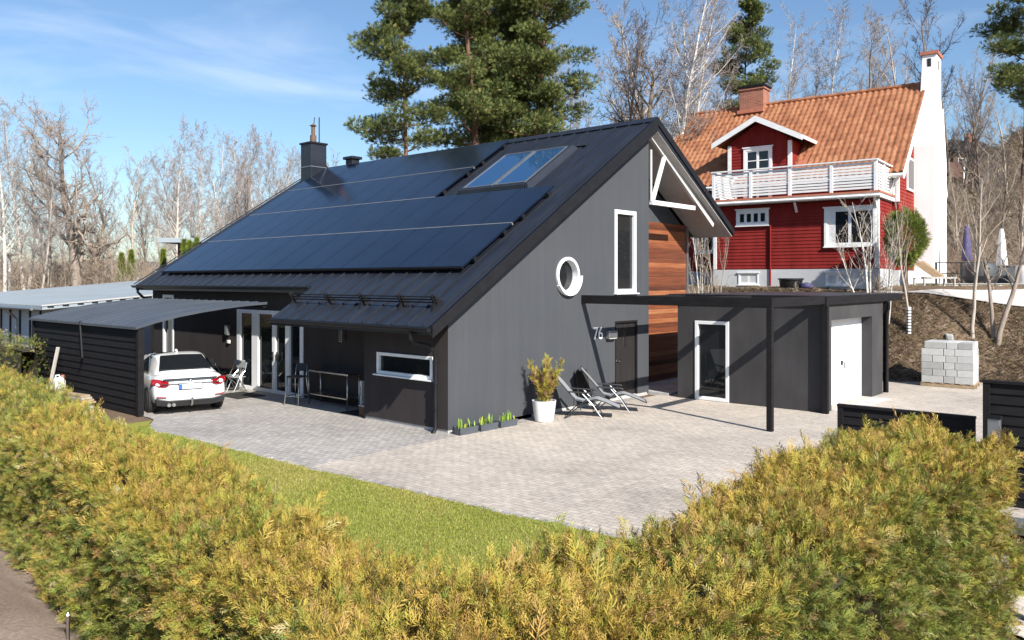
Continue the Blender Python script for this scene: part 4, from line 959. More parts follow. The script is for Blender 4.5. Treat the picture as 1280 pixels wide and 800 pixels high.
for i, (x, lab) in enumerate(((.28, 'dark grey trough of green shoots nearest the house corner'), (.87, 'dark grey trough of green shoots, middle of the three'), (1.46, 'dark grey trough of green shoots nearest the white pot'))):
    t = thing('planter_box', lab, 'planter', (x, -.26 - .03 * i, 0), rad(-3), 'planter troughs along the gable wall')
    m = MB(); m.prism([(-.25, -.08, .005), (.25, -.08, .005), (.25, .08, .005), (-.25, .08, .005)], (0, 0, .01))
    for a, b in (((-.27, -.10), (.27, -.10)), ((.27, -.10), (.27, .10)), ((.27, .10), (-.27, .10)), ((-.27, .10), (-.27, -.10))):
        m.prism([(a[0] * .93, a[1] * .85, .01), (b[0] * .93, b[1] * .85, .01), (b[0], b[1], .17), (a[0], a[1], .17)], (-(a[1] + b[1]) * -.06, 0, 0) if False else ((.012 if a[0] == b[0] and a[0] < 0 else -.012) if a[0] == b[0] else 0, (.012 if a[1] < 0 else -.012) if a[1] == b[1] else 0, 0))
    m.build('trough', M['grey_box'], t); MB().box((-.245, -.082, .02), (.245, .082, .145)).build('soil', M['soil'], t)
    V = []; Q = []; C_ = []
    for k in range(22):
        bx, by = random.uniform(-.22, .22), random.uniform(-.06, .06); a = random.uniform(0, 6.28); ln = random.uniform(.10, .24); w = random.uniform(.012, .022); le = random.uniform(.05, .5)
        d = (math.cos(a) * le, math.sin(a) * le); s_ = (-math.sin(a) * w, math.cos(a) * w); o = len(V)
        for tt, ww in ((0, .5), (.45, 1), (.8, .7), (1, .05)):
            for sg in (-1, 1): V.append((bx + d[0] * ln * tt ** 1.6 + sg * s_[0] * ww, by + d[1] * ln * tt ** 1.6 + sg * s_[1] * ww, .14 + ln * tt))
        for q in range(3): Q.append((o + 2 * q, o + 2 * q + 1, o + 2 * q + 3, o + 2 * q + 2))
        C_ += [(.22, .36, .05) if random.random() > .2 else (.42, .42, .06)] * 8
    np_obj('shoots', V, Q, M['leaf'], t, np.array(C_))

def folding_chair(x, y, rz, lab):
    t = thing('folding_chair', lab, 'chair', (x, y, T(x, y)), rz, 'folding chairs beside the garden door')
    for sg in (-1, 1):
        m = MB(); m.tube([(.22, sg * .2, 0), (.02, sg * .2, .44), (-.14, sg * .2, .62), (-.2, sg * .2, .84)], .012, 6); m.build('leg', M['steel'], t)
        m = MB(); m.tube([(-.24, sg * .185, 0), (.0, sg * .185, .30), (.19, sg * .185, .45)], .012, 6); m.build('leg', M['steel'], t)
    MB().box((-.18, -.185, .44), (.20, .185, .46)).build('seat', M['textile'], t, bevel=.006); m = MB(); m.prism([(-.165, -.2, .70), (-.21, -.2, .86), (-.195, -.2, .865), (-.15, -.2, .705)], (0, .4, 0)); m.build('backrest', M['textile'], t)
    MB().tube([(-.2, -.185, .05), (-.2, .185, .05)], .01, 6).build('stretcher', M['steel'], t)
folding_chair(.62, 10.62, rad(-60), 'grey folding chair nearest the white car')
folding_chair(.68, 9.66, rad(-160), 'grey folding chair, middle one beside the garden door')
folding_chair(.45, 9.15, rad(178), 'grey folding chair standing right before the glass door')
bt = thing('bistro_table', 'small black garden table between the folding chairs', 'table', (.15, 9.95, T(.2, 9.9)), .3)
MB().box((-.28, -.28, .50), (.28, .28, .525)).build('tabletop', M['plastic_black'], bt, bevel=.008)
for a in (-1, 1):
    for b_ in (-1, 1): MB().tube([(a * .24, b_ * .24, 0), (a * .22, b_ * .22, .50)], .014, 6).build('leg', M['plastic_black'], bt)
bs = thing('bar_stool', 'tall bar stool with black seat and chrome legs', 'stool', (.24, 5.83, T(.2, 5.8)), rad(200))
MB().box((-.19, -.19, .72), (.19, .19, .76)).build('seat', M['plastic_black'], bs, bevel=.012)
m = MB(); m.prism([(-.2, -.19, .86), (-.245, -.19, 1.06), (-.225, -.19, 1.065), (-.18, -.19, .865)], (0, .38, 0)); m.build('backrest', M['plastic_black'], bs, bevel=.008)
for a in (-1, 1):
    for b_ in (-1, 1): MB().tube([(a * .24, b_ * .22, 0), (a * .16, b_ * .17, .72)] + ([(-.22, b_ * .17, 1.03)] if a < 0 else []), .014, 8).build('leg', M['steel'], bs, smooth='all')
m = MB(); m.tube([(-.215, -.2, .25), (.215, -.2, .25), (.215, .2, .25), (-.215, .2, .25)], .01, 6, True); m.build('footrest', M['steel'], bs)
st = thing('steel_table', 'stainless work table with lower shelf under the porch roof', 'table', (.88 - .02, 5.0, T(.6, 5)), 0)
TX = .33
m = MB(); m.box((-TX - .02, -.95, .86), (.08, .78, .90)); m.build('tabletop', M['steel'], st, bevel=.006)
m = MB(); m.box((-TX, -.92, .26), (.05, .75, .29)); m.build('shelf', M['steel'], st, bevel=.004)
for a in (-TX, .04):
    for b_ in (-.9, .73): MB().tube([(a, b_, 0), (a, b_, .86)], .02, 8).build('leg', M['steel'], st, smooth='all')
p = hZ(433, 509, -.06); t = thing('watering_bottle', 'small grey bottle on the ground under the steel table', 'bottle', (float(p[0]) + .2, float(p[1]), -.08))
MB().lathe([(.07, 0), (.08, .02), (.075, .2), (.03, .27), (.03, .31)], n=14).build('body', M['alu'], t, smooth=True); MB().lathe([(.034, .31), (.034, .34)], n=10).build('cap', M['plastic_black'], t)
tag(MB().box((-.6, -.42, 0), (.6, .42, .018)).build('door_mat', M['mat'], None, loc=(.1, 8.35, T(.1, 8.3) + .022), rotz=rad(90)), 'large dark mat on the pavers before the garden doors', 'mat')
tag(MB().box((-.45, -.3, 0), (.45, .3, .018)).build('door_mat', M['mat'], None, loc=(.45, 3.45, T(.4, 3.4) + .022), rotz=rad(90)), 'dark mat at the shaded porch end beyond the steel table', 'mat')
t = thing('stone_step', 'small brown block step beside the porch wall', 'step', (.35, 2.98, T(.3, 3)))
MB().box((-.2, -.18, 0), (.2, .18, .26)).build('block', M['brown_wall'], t, bevel=.01); MB().box((-.21, -.19, .261), (.21, .19, .285)).build('slab', M['concrete'], t)

# things along the carport
pk = hX(66, 458, cpx - .25)
t = thing('leaning_plank', 'weathered grey plank leaning on the carport wall', 'plank', (cpx - .45, float(hX(59, 474, cpx - .45)[1]), T(-3.6, 12)), 0)
MB().bar((0, 0, 0), (.36, .25, 1.38), .09, .035).build('plank', M['grey_deck'], t); MB().bar((.02, .0, .08), (.36, .24, 1.36), .01, .05).build('edge', M['pallet'], t)
q = hZ(74, 479, .55); t = thing('plastic_can', 'white plastic jerry can beside the carport wall', 'can', (float(q[0]), float(q[1]), 0)); 
MB().prism([(-.13, -.1, .0), (.13, -.1, 0), (.13, -.1, .62), (.04, -.1, .72), (-.13, -.1, .66)], (0, .2, 0)).build('body', M['white_plastic'], t, bevel=.03); MB().tube([(.08, 0, .68), (.09, 0, .76)], .04, 10).build('cap', M['copper'], t); MB().tube([(-.1, 0, .66), (-.08, 0, .76), (.0, 0, .76), (.02, 0, .70)], .02, 6).build('handle', M['white_plastic'], t)
q = hZ(98, 487, .55); t = thing('board_pile', 'flat pile of pale boards against the carport wall', 'boards', (float(q[0]), float(q[1]), 0), rad(98))
for k in range(4): MB().box((-.5 + .05 * k, -.16 + .02 * k, .05 * k + .25), (.5 + .03 * k, .14, .05 * k + .292)).build('board', M['pallet'] if k != 2 else M['grey_deck'], t)
for k in (-.35, .35): MB().box((k - .06, -.15, 0), (k + .06, .15, .249)).build('bearer', M['block'], t)

# block stack on its pallet
bx, by = 15.42, -5.95
pl_ = thing('pallet', 'low wooden pallet under the grey blocks', 'pallet', (bx, by, T(bx, by) + .01), rad(-86))
for k in range(3): MB().box((-.72, -.52 + k * .47, .02), (.72, -.42 + k * .47, .11)).build('runner', M['pallet'], pl_)
for k in range(6): MB().box((-.72 + k * .262, -.53, .111), (-.60 + k * .262, .53, .135)).build('slat', M['pallet'], pl_)
bl = None; nblk = 0
c_, s_ = math.cos(rad(-86)), math.sin(rad(-86)); zb = T(bx, by) + .147
BHH = .205
for lay in range(6):
    top = lay == 5
    for r_ in range(2):
        y0 = -.27 + .54 * r_
        if lay % 2 == 0: parts = [(-.70, .59), (-.10, .29), (.20, .49)] if r_ == 0 else [(-.70, .34), (-.35, .44), (.10, .59)]
        else: parts = [(-.70, .29), (-.40, .35), (-.04, .29), (.26, .43)] if r_ == 0 else [(-.70, .59), (-.10, .29), (.20, .49)]
        if top: parts = [(-.62, .59), (-.02, .29), (.28, .39)]
        for x0, w in parts:
            xc = x0 + w / 2; h = BHH - .006
            m = MB().box((-w / 2 + .003, -.262, 0), (w / 2 - .003, .262, h))
            o = m.build('concrete_block', M['block'], None, bevel=.008)
            o.location = (bx + c_ * xc - s_ * y0, by + s_ * xc + c_ * y0, zb + lay * BHH); o.rotation_euler = (0, 0, rad(-86) + random.uniform(-.012, .012))
            col = 'top' if top else ('lowest' if lay == 0 else ['second', 'third', 'fourth', 'fifth'][lay - 1])
            ln = 'long' if w > .5 else ('short' if w < .32 else 'medium')
            face = 'front' if r_ == 0 else 'rear'; k_ = [q_[0] for q_ in parts].index(x0)
            pos = ['leftmost', 'second from left', 'third from left', 'fourth from left'][k_] if k_ < len(parts) - 1 else 'rightmost'
            tag(o, f'{pos} block, {ln}, {face} row of the {col} course on the pallet', 'block', 'grey building blocks stacked on the pallet')
q = hZ(626 / 3.333 + 1000, 312 / 3.333 + 320, 1.6)

# fences
def slat_fence(name, lab, p0, p1, h, base):
    t = thing(name, lab, 'fence', (p0[0], p0[1], base), math.atan2(p1[1] - p0[1], p1[0] - p0[0])); ln = math.hypot(p1[0] - p0[0], p1[1] - p0[1])
    for x in (0, ln): MB().box((x - .045, -.045, 0), (x + .045, .045, h)).build('post', M['black_wood'], t, bevel=.004)
    m = MB(); n = round((h - .06) / .145); st_ = (h - .06) / n
    for i in range(n): m.prism([(.046, -.030, .06 + i * st_), (.046, .012, .06 + i * st_), (.046, .012, .06 + (i + 1) * st_), (.046, -.012, .06 + (i + 1) * st_ - .004)], (ln - .092, 0, 0))
    m.build('slats', M['black_wood'], t); MB().box((-.05, -.055, h + .001), (ln + .05, .055, h + .04)).build('top_rail', M['black_wood'], t)
slat_fence('slatted_gate', 'low black slatted gate panel showing behind the right hedge', (1.72, -7.42), (1.80, -9.3), 1.16, 0)
slat_fence('slat_fence', 'tall black slatted fence at the right edge of the picture', (1.5, -9.55), (1.62, -13.2), 1.80, -.05)
q = hX(1243, 513, 1.25); t = thing('gate_post', 'short grey metal gate post before the tall black fence', 'post', (1.25, float(q[1]), 0))
MB().box((-.06, -.075, 0), (.06, .075, 1.28)).build('post', M['alu'], t, bevel=.006); MB().prism([(-.075, -.09, 1.281), (.075, -.09, 1.281), (.075, -.09, 1.31), (-.075, -.09, 1.34)], (0, .18, 0)).build('cap', M['black_metal'], t)
q = (-2.74, -10.74)
t = thing('mailbox', 'dark metal mailbox with grey lid past the hedge end', 'mailbox', (q[0], q[1], T(*q)), rad(8))
MB().box((-.22, -.19, .38), (.22, .19, .90)).build('box', M['black_metal'], t, bevel=.01); MB().prism([(-.25, -.22, .901), (.25, -.22, .901), (.25, -.22, .94), (-.25, -.22, .98)], (0, .44, 0)).build('lid', M['alu'], t, bevel=.006); MB().box((-.05, -.05, 0), (.05, .05, .379)).build('leg', M['black_metal'], t)
q = hZ(85, 800, .3); t = thing('metal_stake', 'thin metal stake rising from the verge at lower left', 'stake', (float(q[0]), float(q[1]), T(float(q[0]), float(q[1]))))
MB().tube([(0, 0, -.1), (0, .0, .24)], .014, 8).build('rod', M['steel'], t); MB().lathe([(.022, 0), (.022, .05), (.008, .07)], (0, 0, .2), 8).build('cap', M['steel'], t)

# ---- terrace beside the red house
D = 33.0
def tz(px, d): q = at(px, d); return T(q[0], q[1])
dk = at(1225, 33.5, 3.06); t = thing('terrace', 'pale wooden terrace deck beside the white chimney', 'terrace', dk, -YAW)
MB().box((-2.3, -1.0, -.5), (2.6, 3, .0)).build('skirt', M['white_wood'], t); m = MB()
for i in range(24): m.box((-2.32 + i * .206, -1.05, .003), (-2.12 + i * .206, 3, .04))
m.build('decking', M['grey_deck'], t)
t = thing('terrace_railing', 'thin black metal railing along the terrace edge', 'railing', at(1225, 32.6, 3.1), -YAW)
each('post', M['black_metal'], t, [((x - .03, -.03, 0), (x + .03, .03, .82)) for x in (-1.78, -.75, .2)]); each('rail', M['black_metal'], t, [((-1.82, -.035, .821), (.24, .035, .86)), ((-1.75, -.02, .38), (-.78, .02, .42))])
def parasol(px, d, lab, mat, h0, h1, r):
    q = at(px, d, 3.08); t = thing('closed_parasol', lab, 'parasol', q, 0)
    m = MB(); n = 14; vs = []; 
    prof = [(.10, h0), (r, h0 + .12), (r * .85, h0 + .5), (r * .7, h0 + .9), (r * .5, h1 - .25), (.05, h1)]
    for rr, z in prof:
        for k in range(n): a = 2 * math.pi * k / n; q2 = rr * (1 + (.38 if k % 2 else -.12)); vs.append((q2 * math.cos(a) + .1 * (h1 - z) * .25, q2 * math.sin(a), z))
    fs = [(i * n + k, i * n + (k + 1) % n, (i + 1) * n + (k + 1) % n, (i + 1) * n + k) for i in range(len(prof) - 1) for k in range(n)]
    m.add(vs, fs); m.build('canopy', M[mat], t, smooth='all'); MB().tube([(0, 0, 0), (0, 0, h1 + .05)], .03, 8).build('pole', M['alu'], t); MB().lathe([(.28, 0), (.28, .06), (.05, .1)], n=14).build('foot', M['concrete'], t)
parasol(1208, 34, 'closed purple and white parasol on the terrace', 'purple', .95, 2.45, .16)
parasol(1252, 34.5, 'closed white parasol behind the forked tree', 'white_fabric', .65, 2.35, .17)
q = at(1224, 33.6, 3.1); t = thing('covered_grill', 'round grill under dark cover behind the terrace railing', 'grill', q, -YAW)
m = MB(); m.lathe([(.5, .05), (.72, .3), (.72, .62), (.6, .82), (.3, .90), (.02, .92)], n=18); m.build('cover', M['dark_cover'], t, smooth=True); MB().tube([(-.74, 0, .62), (0, -.74, .62), (.74, 0, .62), (0, .74, .62)], .03, 6, True).build('rim_band', M['alu'], t)
q = at(1262, 34.2, 3.08); t = thing('storage_box', 'dark grey storage box at the terrace end', 'box', q, -YAW); MB().box((-.75, -.4, 0), (.65, .4, .72)).build('body', M['dark_cover'], t, bevel=.02); MB().box((-.8, -.45, .721), (.7, .45, .78)).build('lid', M['dark_cover'], t, bevel=.02)
q = at(1281, 33, 3.06); t = thing('water_butt', 'tall pale plastic barrel at the right picture edge', 'barrel', q, 0); MB().lathe([(.3, 0), (.34, .2), (.35, .5), (.33, .72), (.3, .78)], n=18).build('barrel', M['white_plastic'], t, smooth=True); MB().lathe([(.31, .781), (.31, .81)], n=18).build('lid', M['shed_side'], t)
q = at(1152, 31.6, 3.0); t = thing('sun_bed', 'wooden reclining sun bed by the white chimney', 'sun bed', q, -YAW + .15)
m = MB()
for i in range(7): m.bar((.75 - i * .0, -.3 + i * .1, .38), (-.15, -.3 + i * .1, .95), .07, .025, (0, 1, 0))
m.build('back_slats', M['pallet'], t); m = MB()
for i in range(7): m.bar((.2, -.3 + i * .1, .32), (1.3, -.3 + i * .1, .32), .07, .025, (0, 1, 0))
m.build('seat_slats', M['grey_deck'], t)
for x in (-.1, 1.2):
    for y in (-.3, .3): MB().box((x - .03, y - .03, -.1), (x + .03, y + .03, .33)).build('leg', M['grey_deck'], t)
q = r2w(-3.55, YP - .9); t = thing('black_tub', 'black plastic tub on the ground before the red house', 'tub', (q[0], q[1], T(q[0], q[1]) - .02), 0)
MB().lathe([(.36, 0), (.42, .1), (.45, .36), (.48, .38), (.43, .38), (.40, .1)], n=18).build('tub', M['plastic_black'], t, smooth=True); MB().lathe([(.49, .34), (.49, .40), (.44, .40)], n=18).build('rim', M['plastic_black'], t, smooth=True)
q = r2w(-2.95, YP - .9); t = thing('cloth_bundle', 'small purple bundle lying beside the black tub', 'bundle', (q[0], q[1], T(q[0], q[1])), 0)
MB().lathe([(.24, 0), (.28, .08), (.2, .17), (.05, .22)], n=9).build('bundle', M['purple'], t, smooth='all'); MB().lathe([(.1, 0), (.12, .06), (.02, .12)], (.26, .1, 0), 7).build('fold', M['purple'], t, smooth='all')

# street lamps
def street_lamp(px, d, z0, z1, lab, r=.05):
    q = at(px, d, z0); t = thing('street_lamp', lab, 'street lamp', q, 0)
    MB().tube([(0, 0, 0), (0, 0, z1 - z0)], [r * 1.2, r], 8).build('pole', M['white_plastic'], t, smooth='all'); MB().lathe([(.05, 0), (.16, .05), (.38, .10), (.38, .16), (.05, .24)], (0, 0, z1 - z0), 12).build('lamp_head', M['shed_side'], t, smooth=True)
street_lamp(12, 52, 0, 4.75, 'white street lamp at the left edge behind the shed roof', .09)
street_lamp(131, 58, 2, 4.1, 'short white lamp post behind the shed between bare trees', .07)
street_lamp(1205, 62, 5, 12.2, 'tall grey lamp post on the wooded hillside')
# low pale fence / wall by the parked cars
t = thing('garden_wall', 'low brick and pale coping wall behind the parked cars', 'wall', at(172, 70, 2.2), -YAW); MB().box((-1.4, 0, -1), (4, .3, 1.65)).build('wall', M['brick'], t); MB().box((-1.45, -.05, 1.651), (4.05, .35, 1.8)).build('coping', M['white_plastic'], t)
# ================================================================== ground sheets
def axis(lo, hi, a, b, st):
    mid = np.arange(a, b + 1e-6, st); out = [mid]; s = st; p = b; q = []
    while p < hi: s *= 1.35; p += s; q.append(p)
    out.append(np.array(q)); s = st; p = a; q = []
    while p > lo: s *= 1.35; p -= s; q.append(p)
    return np.concatenate([np.array(q[::-1]), mid, out[1]])
gx, gy = axis(-3500, 3500, -16, 50, .4), axis(-3500, 3500, -24, 46, .4)
XX, YY = np.meshgrid(gx, gy)
rough = (np.sin(XX * 1.7 + YY * .9) * np.sin(YY * 2.3 - XX * .6)) * .03
inyard = (XX < 13.6) & (XX > -9) & (YY > -13)
ZZ = terr(XX, YY) + np.where(inyard, 0, rough + RNG.normal(0, .012, XX.shape))
nx, ny = len(gx), len(gy); ii = np.arange(nx - 1)[None] + nx * np.arange(ny - 1)[:, None]
Q = np.stack([ii, ii + 1, ii + nx + 1, ii + nx], 2).reshape(-1, 4)
tag(np_obj('ground', np.stack([XX, YY, ZZ], 2).reshape(-1, 3), Q, M['terrain'], smooth=True), kind='structure')
def strip(name, ys, xl, xr, n, mat, dz):
    V = []; 
    for y in ys:
        xs = np.linspace(float(xl(y)), float(xr(y)), n); V.append(np.stack([xs, np.full(n, y), terr(xs, np.full(n, y)) + dz], 1))
    m = len(ys); a = np.arange(n - 1)[None] + n * np.arange(m - 1)[:, None]
    return tag(np_obj(name, np.concatenate(V), np.stack([a, a + 1, a + n + 1, a + n], 2).reshape(-1, 4), mat, smooth=True), kind='structure')
XLF = lambda y: np.interp(y, [-13, -5.74, -4.8, -2.6, -.7, 3.5, 4.66, 5.6, 6.4], [-3.1, -3.33, -3.45, -3.54, -3.68, -3.77, -3.89, -3.7, -3.2])
YFA = [-30, -9, -6.5, -4.2, 0, 6, 14]; XFA = [21, 18.6, 17.0, 15.4, 13.6, 13.4, 13.4]
XRF = lambda y: np.interp(y, YFA, XFA) - .15
strip('paving', np.append(np.arange(-14.0, -.31, .3), -.3), XLF, XRF, 60, M['paving'], .022)
strip('driveway_setts', np.arange(-.3, 16.6, .3), XLF, lambda y: 7.0, 40, M['paving_grey'], .022)
strip('lawn', np.arange(-9.4, 6.4, .2), lambda y: np.interp(y, [-9.4, -3.3, 5.3, 9], [-9.0, -8.0, -6.9, -6.4]), lambda y: XLF(y) - .02, 30, M['turf'], .030)
# kerb of pale setts between lawn and paving
kb = MB(); yy = np.arange(-9.3, 5.4, .205)
for y in yy: x = float(XLF(y)); z = T(x, y); kb.box((x - .07, y, z - .05), (x + .05, y + .19, z + .036 + random.uniform(-.008, .006)))
tag(kb.build('kerb', M['paving_grey'], None, bevel=.01), kind='structure')
a0, a1 = np.array(at(1112, 28.6)[:2]), np.array(at(1285, 29.2)[:2]); b0, b1 = np.array(at(1112, 29.6)[:2]), np.array(at(1300, 31.2)[:2])
V = []; n = 40
for i in range(n):
    t = -.1 + 1.3 * i / (n - 1); p, q = a0 + (a1 - a0) * t, b0 + (b1 - b0) * t
    for s in np.linspace(0, 1, 5): r = p + (q - p) * s; V.append((r[0], r[1], T(r[0], r[1]) + .06))
a = np.arange(4)[None] + 5 * np.arange(n - 1)[:, None]
tag(np_obj('path', V, np.stack([a, a + 5, a + 6, a + 1], 2).reshape(-1, 4), M['path'], smooth=True), kind='structure')
strip('gravel_verge', np.arange(-13.5, 12, .3), lambda y: -16, lambda y: np.interp(y, [-13.5, -9.9, -9.5, -3.3, 5.3, 12], [-9.4, -9.0, -8.9, -8.2, -7.1, -6.5]), 40, M['gravel'], .05)
strip('street', np.arange(-24, -10.75, .35), lambda y: -2.4, lambda y: 1.4, 20, M['paving_grey'], .03)
# far wooded ridge on the left skyline
V = []; n = 160
for i in range(n):
    px = -900 + 2300 * i / (n - 1); D = 900; q = at(px, D)
    h = 22 + 3 * math.sin(i * .21) + 2 * math.sin(i * .63 + 1) + random.uniform(-.6, .6)
    if px > 500: h *= .6
    V += [(q[0], q[1], -5), (q[0], q[1], h), (q[0] + 120 * _s, q[1] + 120 * _c, h + 1), (q[0] + 200 * _s, q[1] + 200 * _c, -5)]
a = np.arange(3)[None] + 4 * np.arange(n - 1)[:, None]
tag(np_obj('hills', V, np.stack([a, a + 4, a + 5, a + 1], 2).reshape(-1, 4), M['far_hill']), kind='structure')

# ---- grass on the lawn, dry stalks on the bank
def blades(name, pts, h, w, cols, wts, lean=.5, n3=3, mat='blade'):
    N = len(pts); a = RNG.uniform(0, 2 * np.pi, N); hh = h * RNG.uniform(.5, 1.3, N); le = RNG.uniform(.1, lean, N) * hh
    d = np.stack([np.cos(a), np.sin(a), np.zeros(N)], 1); s = np.stack([-np.sin(a), np.cos(a), np.zeros(N)], 1) * (w * RNG.uniform(.6, 1.3, N))[:, None]
    up = np.zeros((N, 3)); up[:, 2] = hh
    V = np.stack([pts - s, pts + s, pts + d * le[:, None] * .5 + up * .6 + s * .6, pts + d * le[:, None] * 1.3 + up], 1).reshape(-1, 3)
    Q = np.arange(4 * N).reshape(-1, 4); C = np.repeat(pick(cols, wts, N, RNG), 4, 0)
    return tag(np_obj(name, V, Q, M[mat], None, C), kind='stuff')
N = 190000
y = RNG.uniform(-9.3, 5.6, N); t = RNG.uniform(0, 1, N); x0 = np.interp(y, [-9.4, -3.3, 5.3], [-8.9, -7.9, -6.8]); x1 = XLF(y) - .04 + .07 * np.sin(y * 3.1) * np.sin(y * 7.7); x = x0 + (x1 - x0) * t
dry = np.sin(x * 1.1 + y * .5) + np.sin(y * 1.9 - x * 2.1) * .6 + RNG.normal(0, .5, N)
P = np.stack([x, y, terr(x, y) + .03], 1)
gA = dry < .5
blades('lawn_grass', P[gA], .030, .0042, [(.30, .34, .06), (.22, .27, .05), (.39, .36, .11)], [4, 3, 2], .9)
blades('dry_lawn_grass', P[~gA], .026, .0042, [(.40, .35, .10), (.30, .31, .065), (.46, .38, .17)], [4, 3, 2], .9)
N = 60000
u = RNG.uniform(-3, 1.3, N); x = []
yb = RNG.uniform(-14, 3, N); xf = np.interp(yb, YFA, XFA); xt = np.interp(yb, [-30, -9, -6.5, -4.2, 0, 6], [27, 24.4, 22.0, 19.4, 17.6, 17.3]) - .1
xb = xf + (xt - xf) * RNG.uniform(.0, 1.0, N)
P = np.stack([xb, yb, terr(xb, yb)], 1)
blades('bank_growth', P, .10, .007, [(.22, .155, .10), (.14, .095, .06), (.09, .06, .038), (.15, .14, .045), (.40, .33, .24)], [4, 4, 5, 1.6, 1.0], 2.2)
N = 9000
xb = RNG.uniform(19, 34, N); yb = RNG.uniform(-14, 6, N); keep = (xb > np.interp(yb, [-30, -9, -6.5, -4.2, 0, 6], [29, 27, 25.0, 22.4, 19.6, 19.3])) & (xb < 30)
P = np.stack([xb, yb, terr(xb, yb)], 1)[keep]
blades('plot_grass', P, .09, .014, [(.30, .25, .11), (.20, .22, .05), (.34, .29, .16)], [3, 2, 2], 1.2)
N = 30000
xb = RNG.uniform(38, 95, N); yb = RNG.uniform(-30, 14, N)
blades('hillside_growth', np.stack([xb, yb, terr(xb, yb)], 1), .5, .05, [(.22, .16, .10), (.15, .105, .065), (.27, .21, .14), (.13, .13, .05)], [4, 4, 3, 1.4], 2.0)

# ================================================================== hedges
def nz(p, s, seed):
    r = np.random.default_rng(seed); o = np.zeros(len(p))
    for k in range(7):
        d = r.normal(size=3); d /= np.linalg.norm(d); o += np.sin((p @ d) * s * r.uniform(.6, 1.9) + r.uniform(0, 6.3))
    return o / 3.2
def hedge(name, lab, path, hw, ztop, zbase, dens, seed, camside, tone=.18):
    rng = np.random.default_rng(seed)
    path = np.array(path, float); seg = np.linalg.norm(np.diff(path, axis=0), axis=1); cum = np.concatenate([[0], np.cumsum(seg)]); Ltot = cum[-1]
    t = thing(name, lab, 'hedge', (path[0][0], path[0][1], zbase)); org = np.array([path[0][0], path[0][1], zbase])
    H = ztop - zbase
    def centre(s):
        x = np.interp(s, cum, path[:, 0]); y = np.interp(s, cum, path[:, 1]); i = np.clip(np.searchsorted(cum, s, 'right') - 1, 0, len(seg) - 1)
        d = np.diff(path, axis=0)[i] / seg[i][:, None]; return np.stack([x, y], 1), d
    def surf(s, w):     # w in [0,1] around the cross-section: left foot, over the top, right foot
        c, d = centre(s); per = 2 * H + 2 * hw; q = w * per
        off = np.where(q < H, -hw, np.where(q < H + 2 * hw, -hw + (q - H), hw)); z = np.where(q < H, q, np.where(q < H + 2 * hw, H, per - q))
        left = np.stack([-d[:, 1], d[:, 0]], 1)         # left of travel direction
        nrm2 = np.where((q < H)[:, None], left, np.where((q > H + 2 * hw)[:, None], -left, 0 * left)); nzv = np.where((q >= H) & (q <= H + 2 * hw), 1.0, .0)
        # round the shoulders
        e = np.clip(np.abs(off) / hw, 0, 1) ** 4; zz = z / H
        shoulder = .16 * e * np.clip((zz - .75) / .25, 0, 1)
        p = np.concatenate([c - left * off[:, None] * (1 - .07 * zz[:, None]), (z - shoulder)[:, None]], 1)
        n = np.concatenate([nrm2, nzv[:, None]], 1) + np.concatenate([-left * (off / hw * .5 * np.clip((zz - .7) / .3, 0, 1))[:, None], (.5 * e * np.clip((zz - .7) / .3, 0, 1))[:, None]], 1)
        return p, n / np.linalg.norm(n, axis=1, keepdims=True), zz
    N = int(dens * Ltot * (2 * H + 2 * hw)); s = rng.uniform(0, Ltot, N); w = rng.uniform(0, 1, N)
    per = 2 * H + 2 * hw
    far = (w > (H + 2 * hw) / per) if camside == 'left' else (w < H / per)
    keep = ~far | (rng.uniform(size=N) < .3)
    p, _, _ = surf(s, w); dist = np.linalg.norm(p[:, :2] + org[None, :2] * 0 - CAM[None, :2], axis=1)
    keep &= rng.uniform(size=N) < np.clip(1.3 - dist / 20, .40, 1)
    s, w = s[keep], w[keep]; p, n, zz = surf(s, w)
    # hedge ends
    ne = int(dens * .8 * H * 2 * hw)
    for end in (0, Ltot):
        c, d = centre(np.full(ne, end * .999999)); left = np.stack([-d[:, 1], d[:, 0]], 1); o = rng.uniform(-hw, hw, ne); z = rng.uniform(0, H, ne)
        sg = -1 if end == 0 else 1
        p = np.concatenate([p, np.concatenate([c + left * o[:, None], z[:, None]], 1)]); n = np.concatenate([n, np.concatenate([d * sg, np.full((ne, 1), .15)], 1)]); zz = np.concatenate([zz, z / H])
    m = len(p); lump = nz(p, 2.0, seed) * .045 + nz(p, 10.0, seed + 1) * .10
    depth = rng.uniform(-.17, .0, m) + lump
    gap = (nz(p, 5.5, seed + 7) + .6 * nz(p, 13, seed + 8) > .48) & (rng.uniform(size=m) < .85)
    depth = np.where(gap, depth - .19, depth)
    q = p + n * depth[:, None]; q[:, 2] = np.maximum(q[:, 2], .03)
    dirv = n * .75 + rng.normal(0, .55, (m, 3)) + np.array([0, 0, .30])
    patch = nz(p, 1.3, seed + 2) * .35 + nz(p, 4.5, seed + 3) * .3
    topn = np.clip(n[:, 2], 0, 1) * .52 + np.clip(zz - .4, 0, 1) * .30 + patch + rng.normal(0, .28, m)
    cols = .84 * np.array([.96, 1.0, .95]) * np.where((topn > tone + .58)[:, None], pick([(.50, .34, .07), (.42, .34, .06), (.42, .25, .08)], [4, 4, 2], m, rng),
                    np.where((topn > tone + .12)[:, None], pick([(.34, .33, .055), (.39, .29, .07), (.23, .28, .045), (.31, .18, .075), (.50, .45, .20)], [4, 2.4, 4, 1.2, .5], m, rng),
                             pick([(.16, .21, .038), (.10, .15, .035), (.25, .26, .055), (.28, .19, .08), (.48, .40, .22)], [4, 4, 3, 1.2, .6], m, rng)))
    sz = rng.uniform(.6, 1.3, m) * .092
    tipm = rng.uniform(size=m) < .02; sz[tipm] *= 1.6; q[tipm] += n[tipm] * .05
    V, Q = inst(SPV, SPQ, q, frames(dirv, rng), sz)
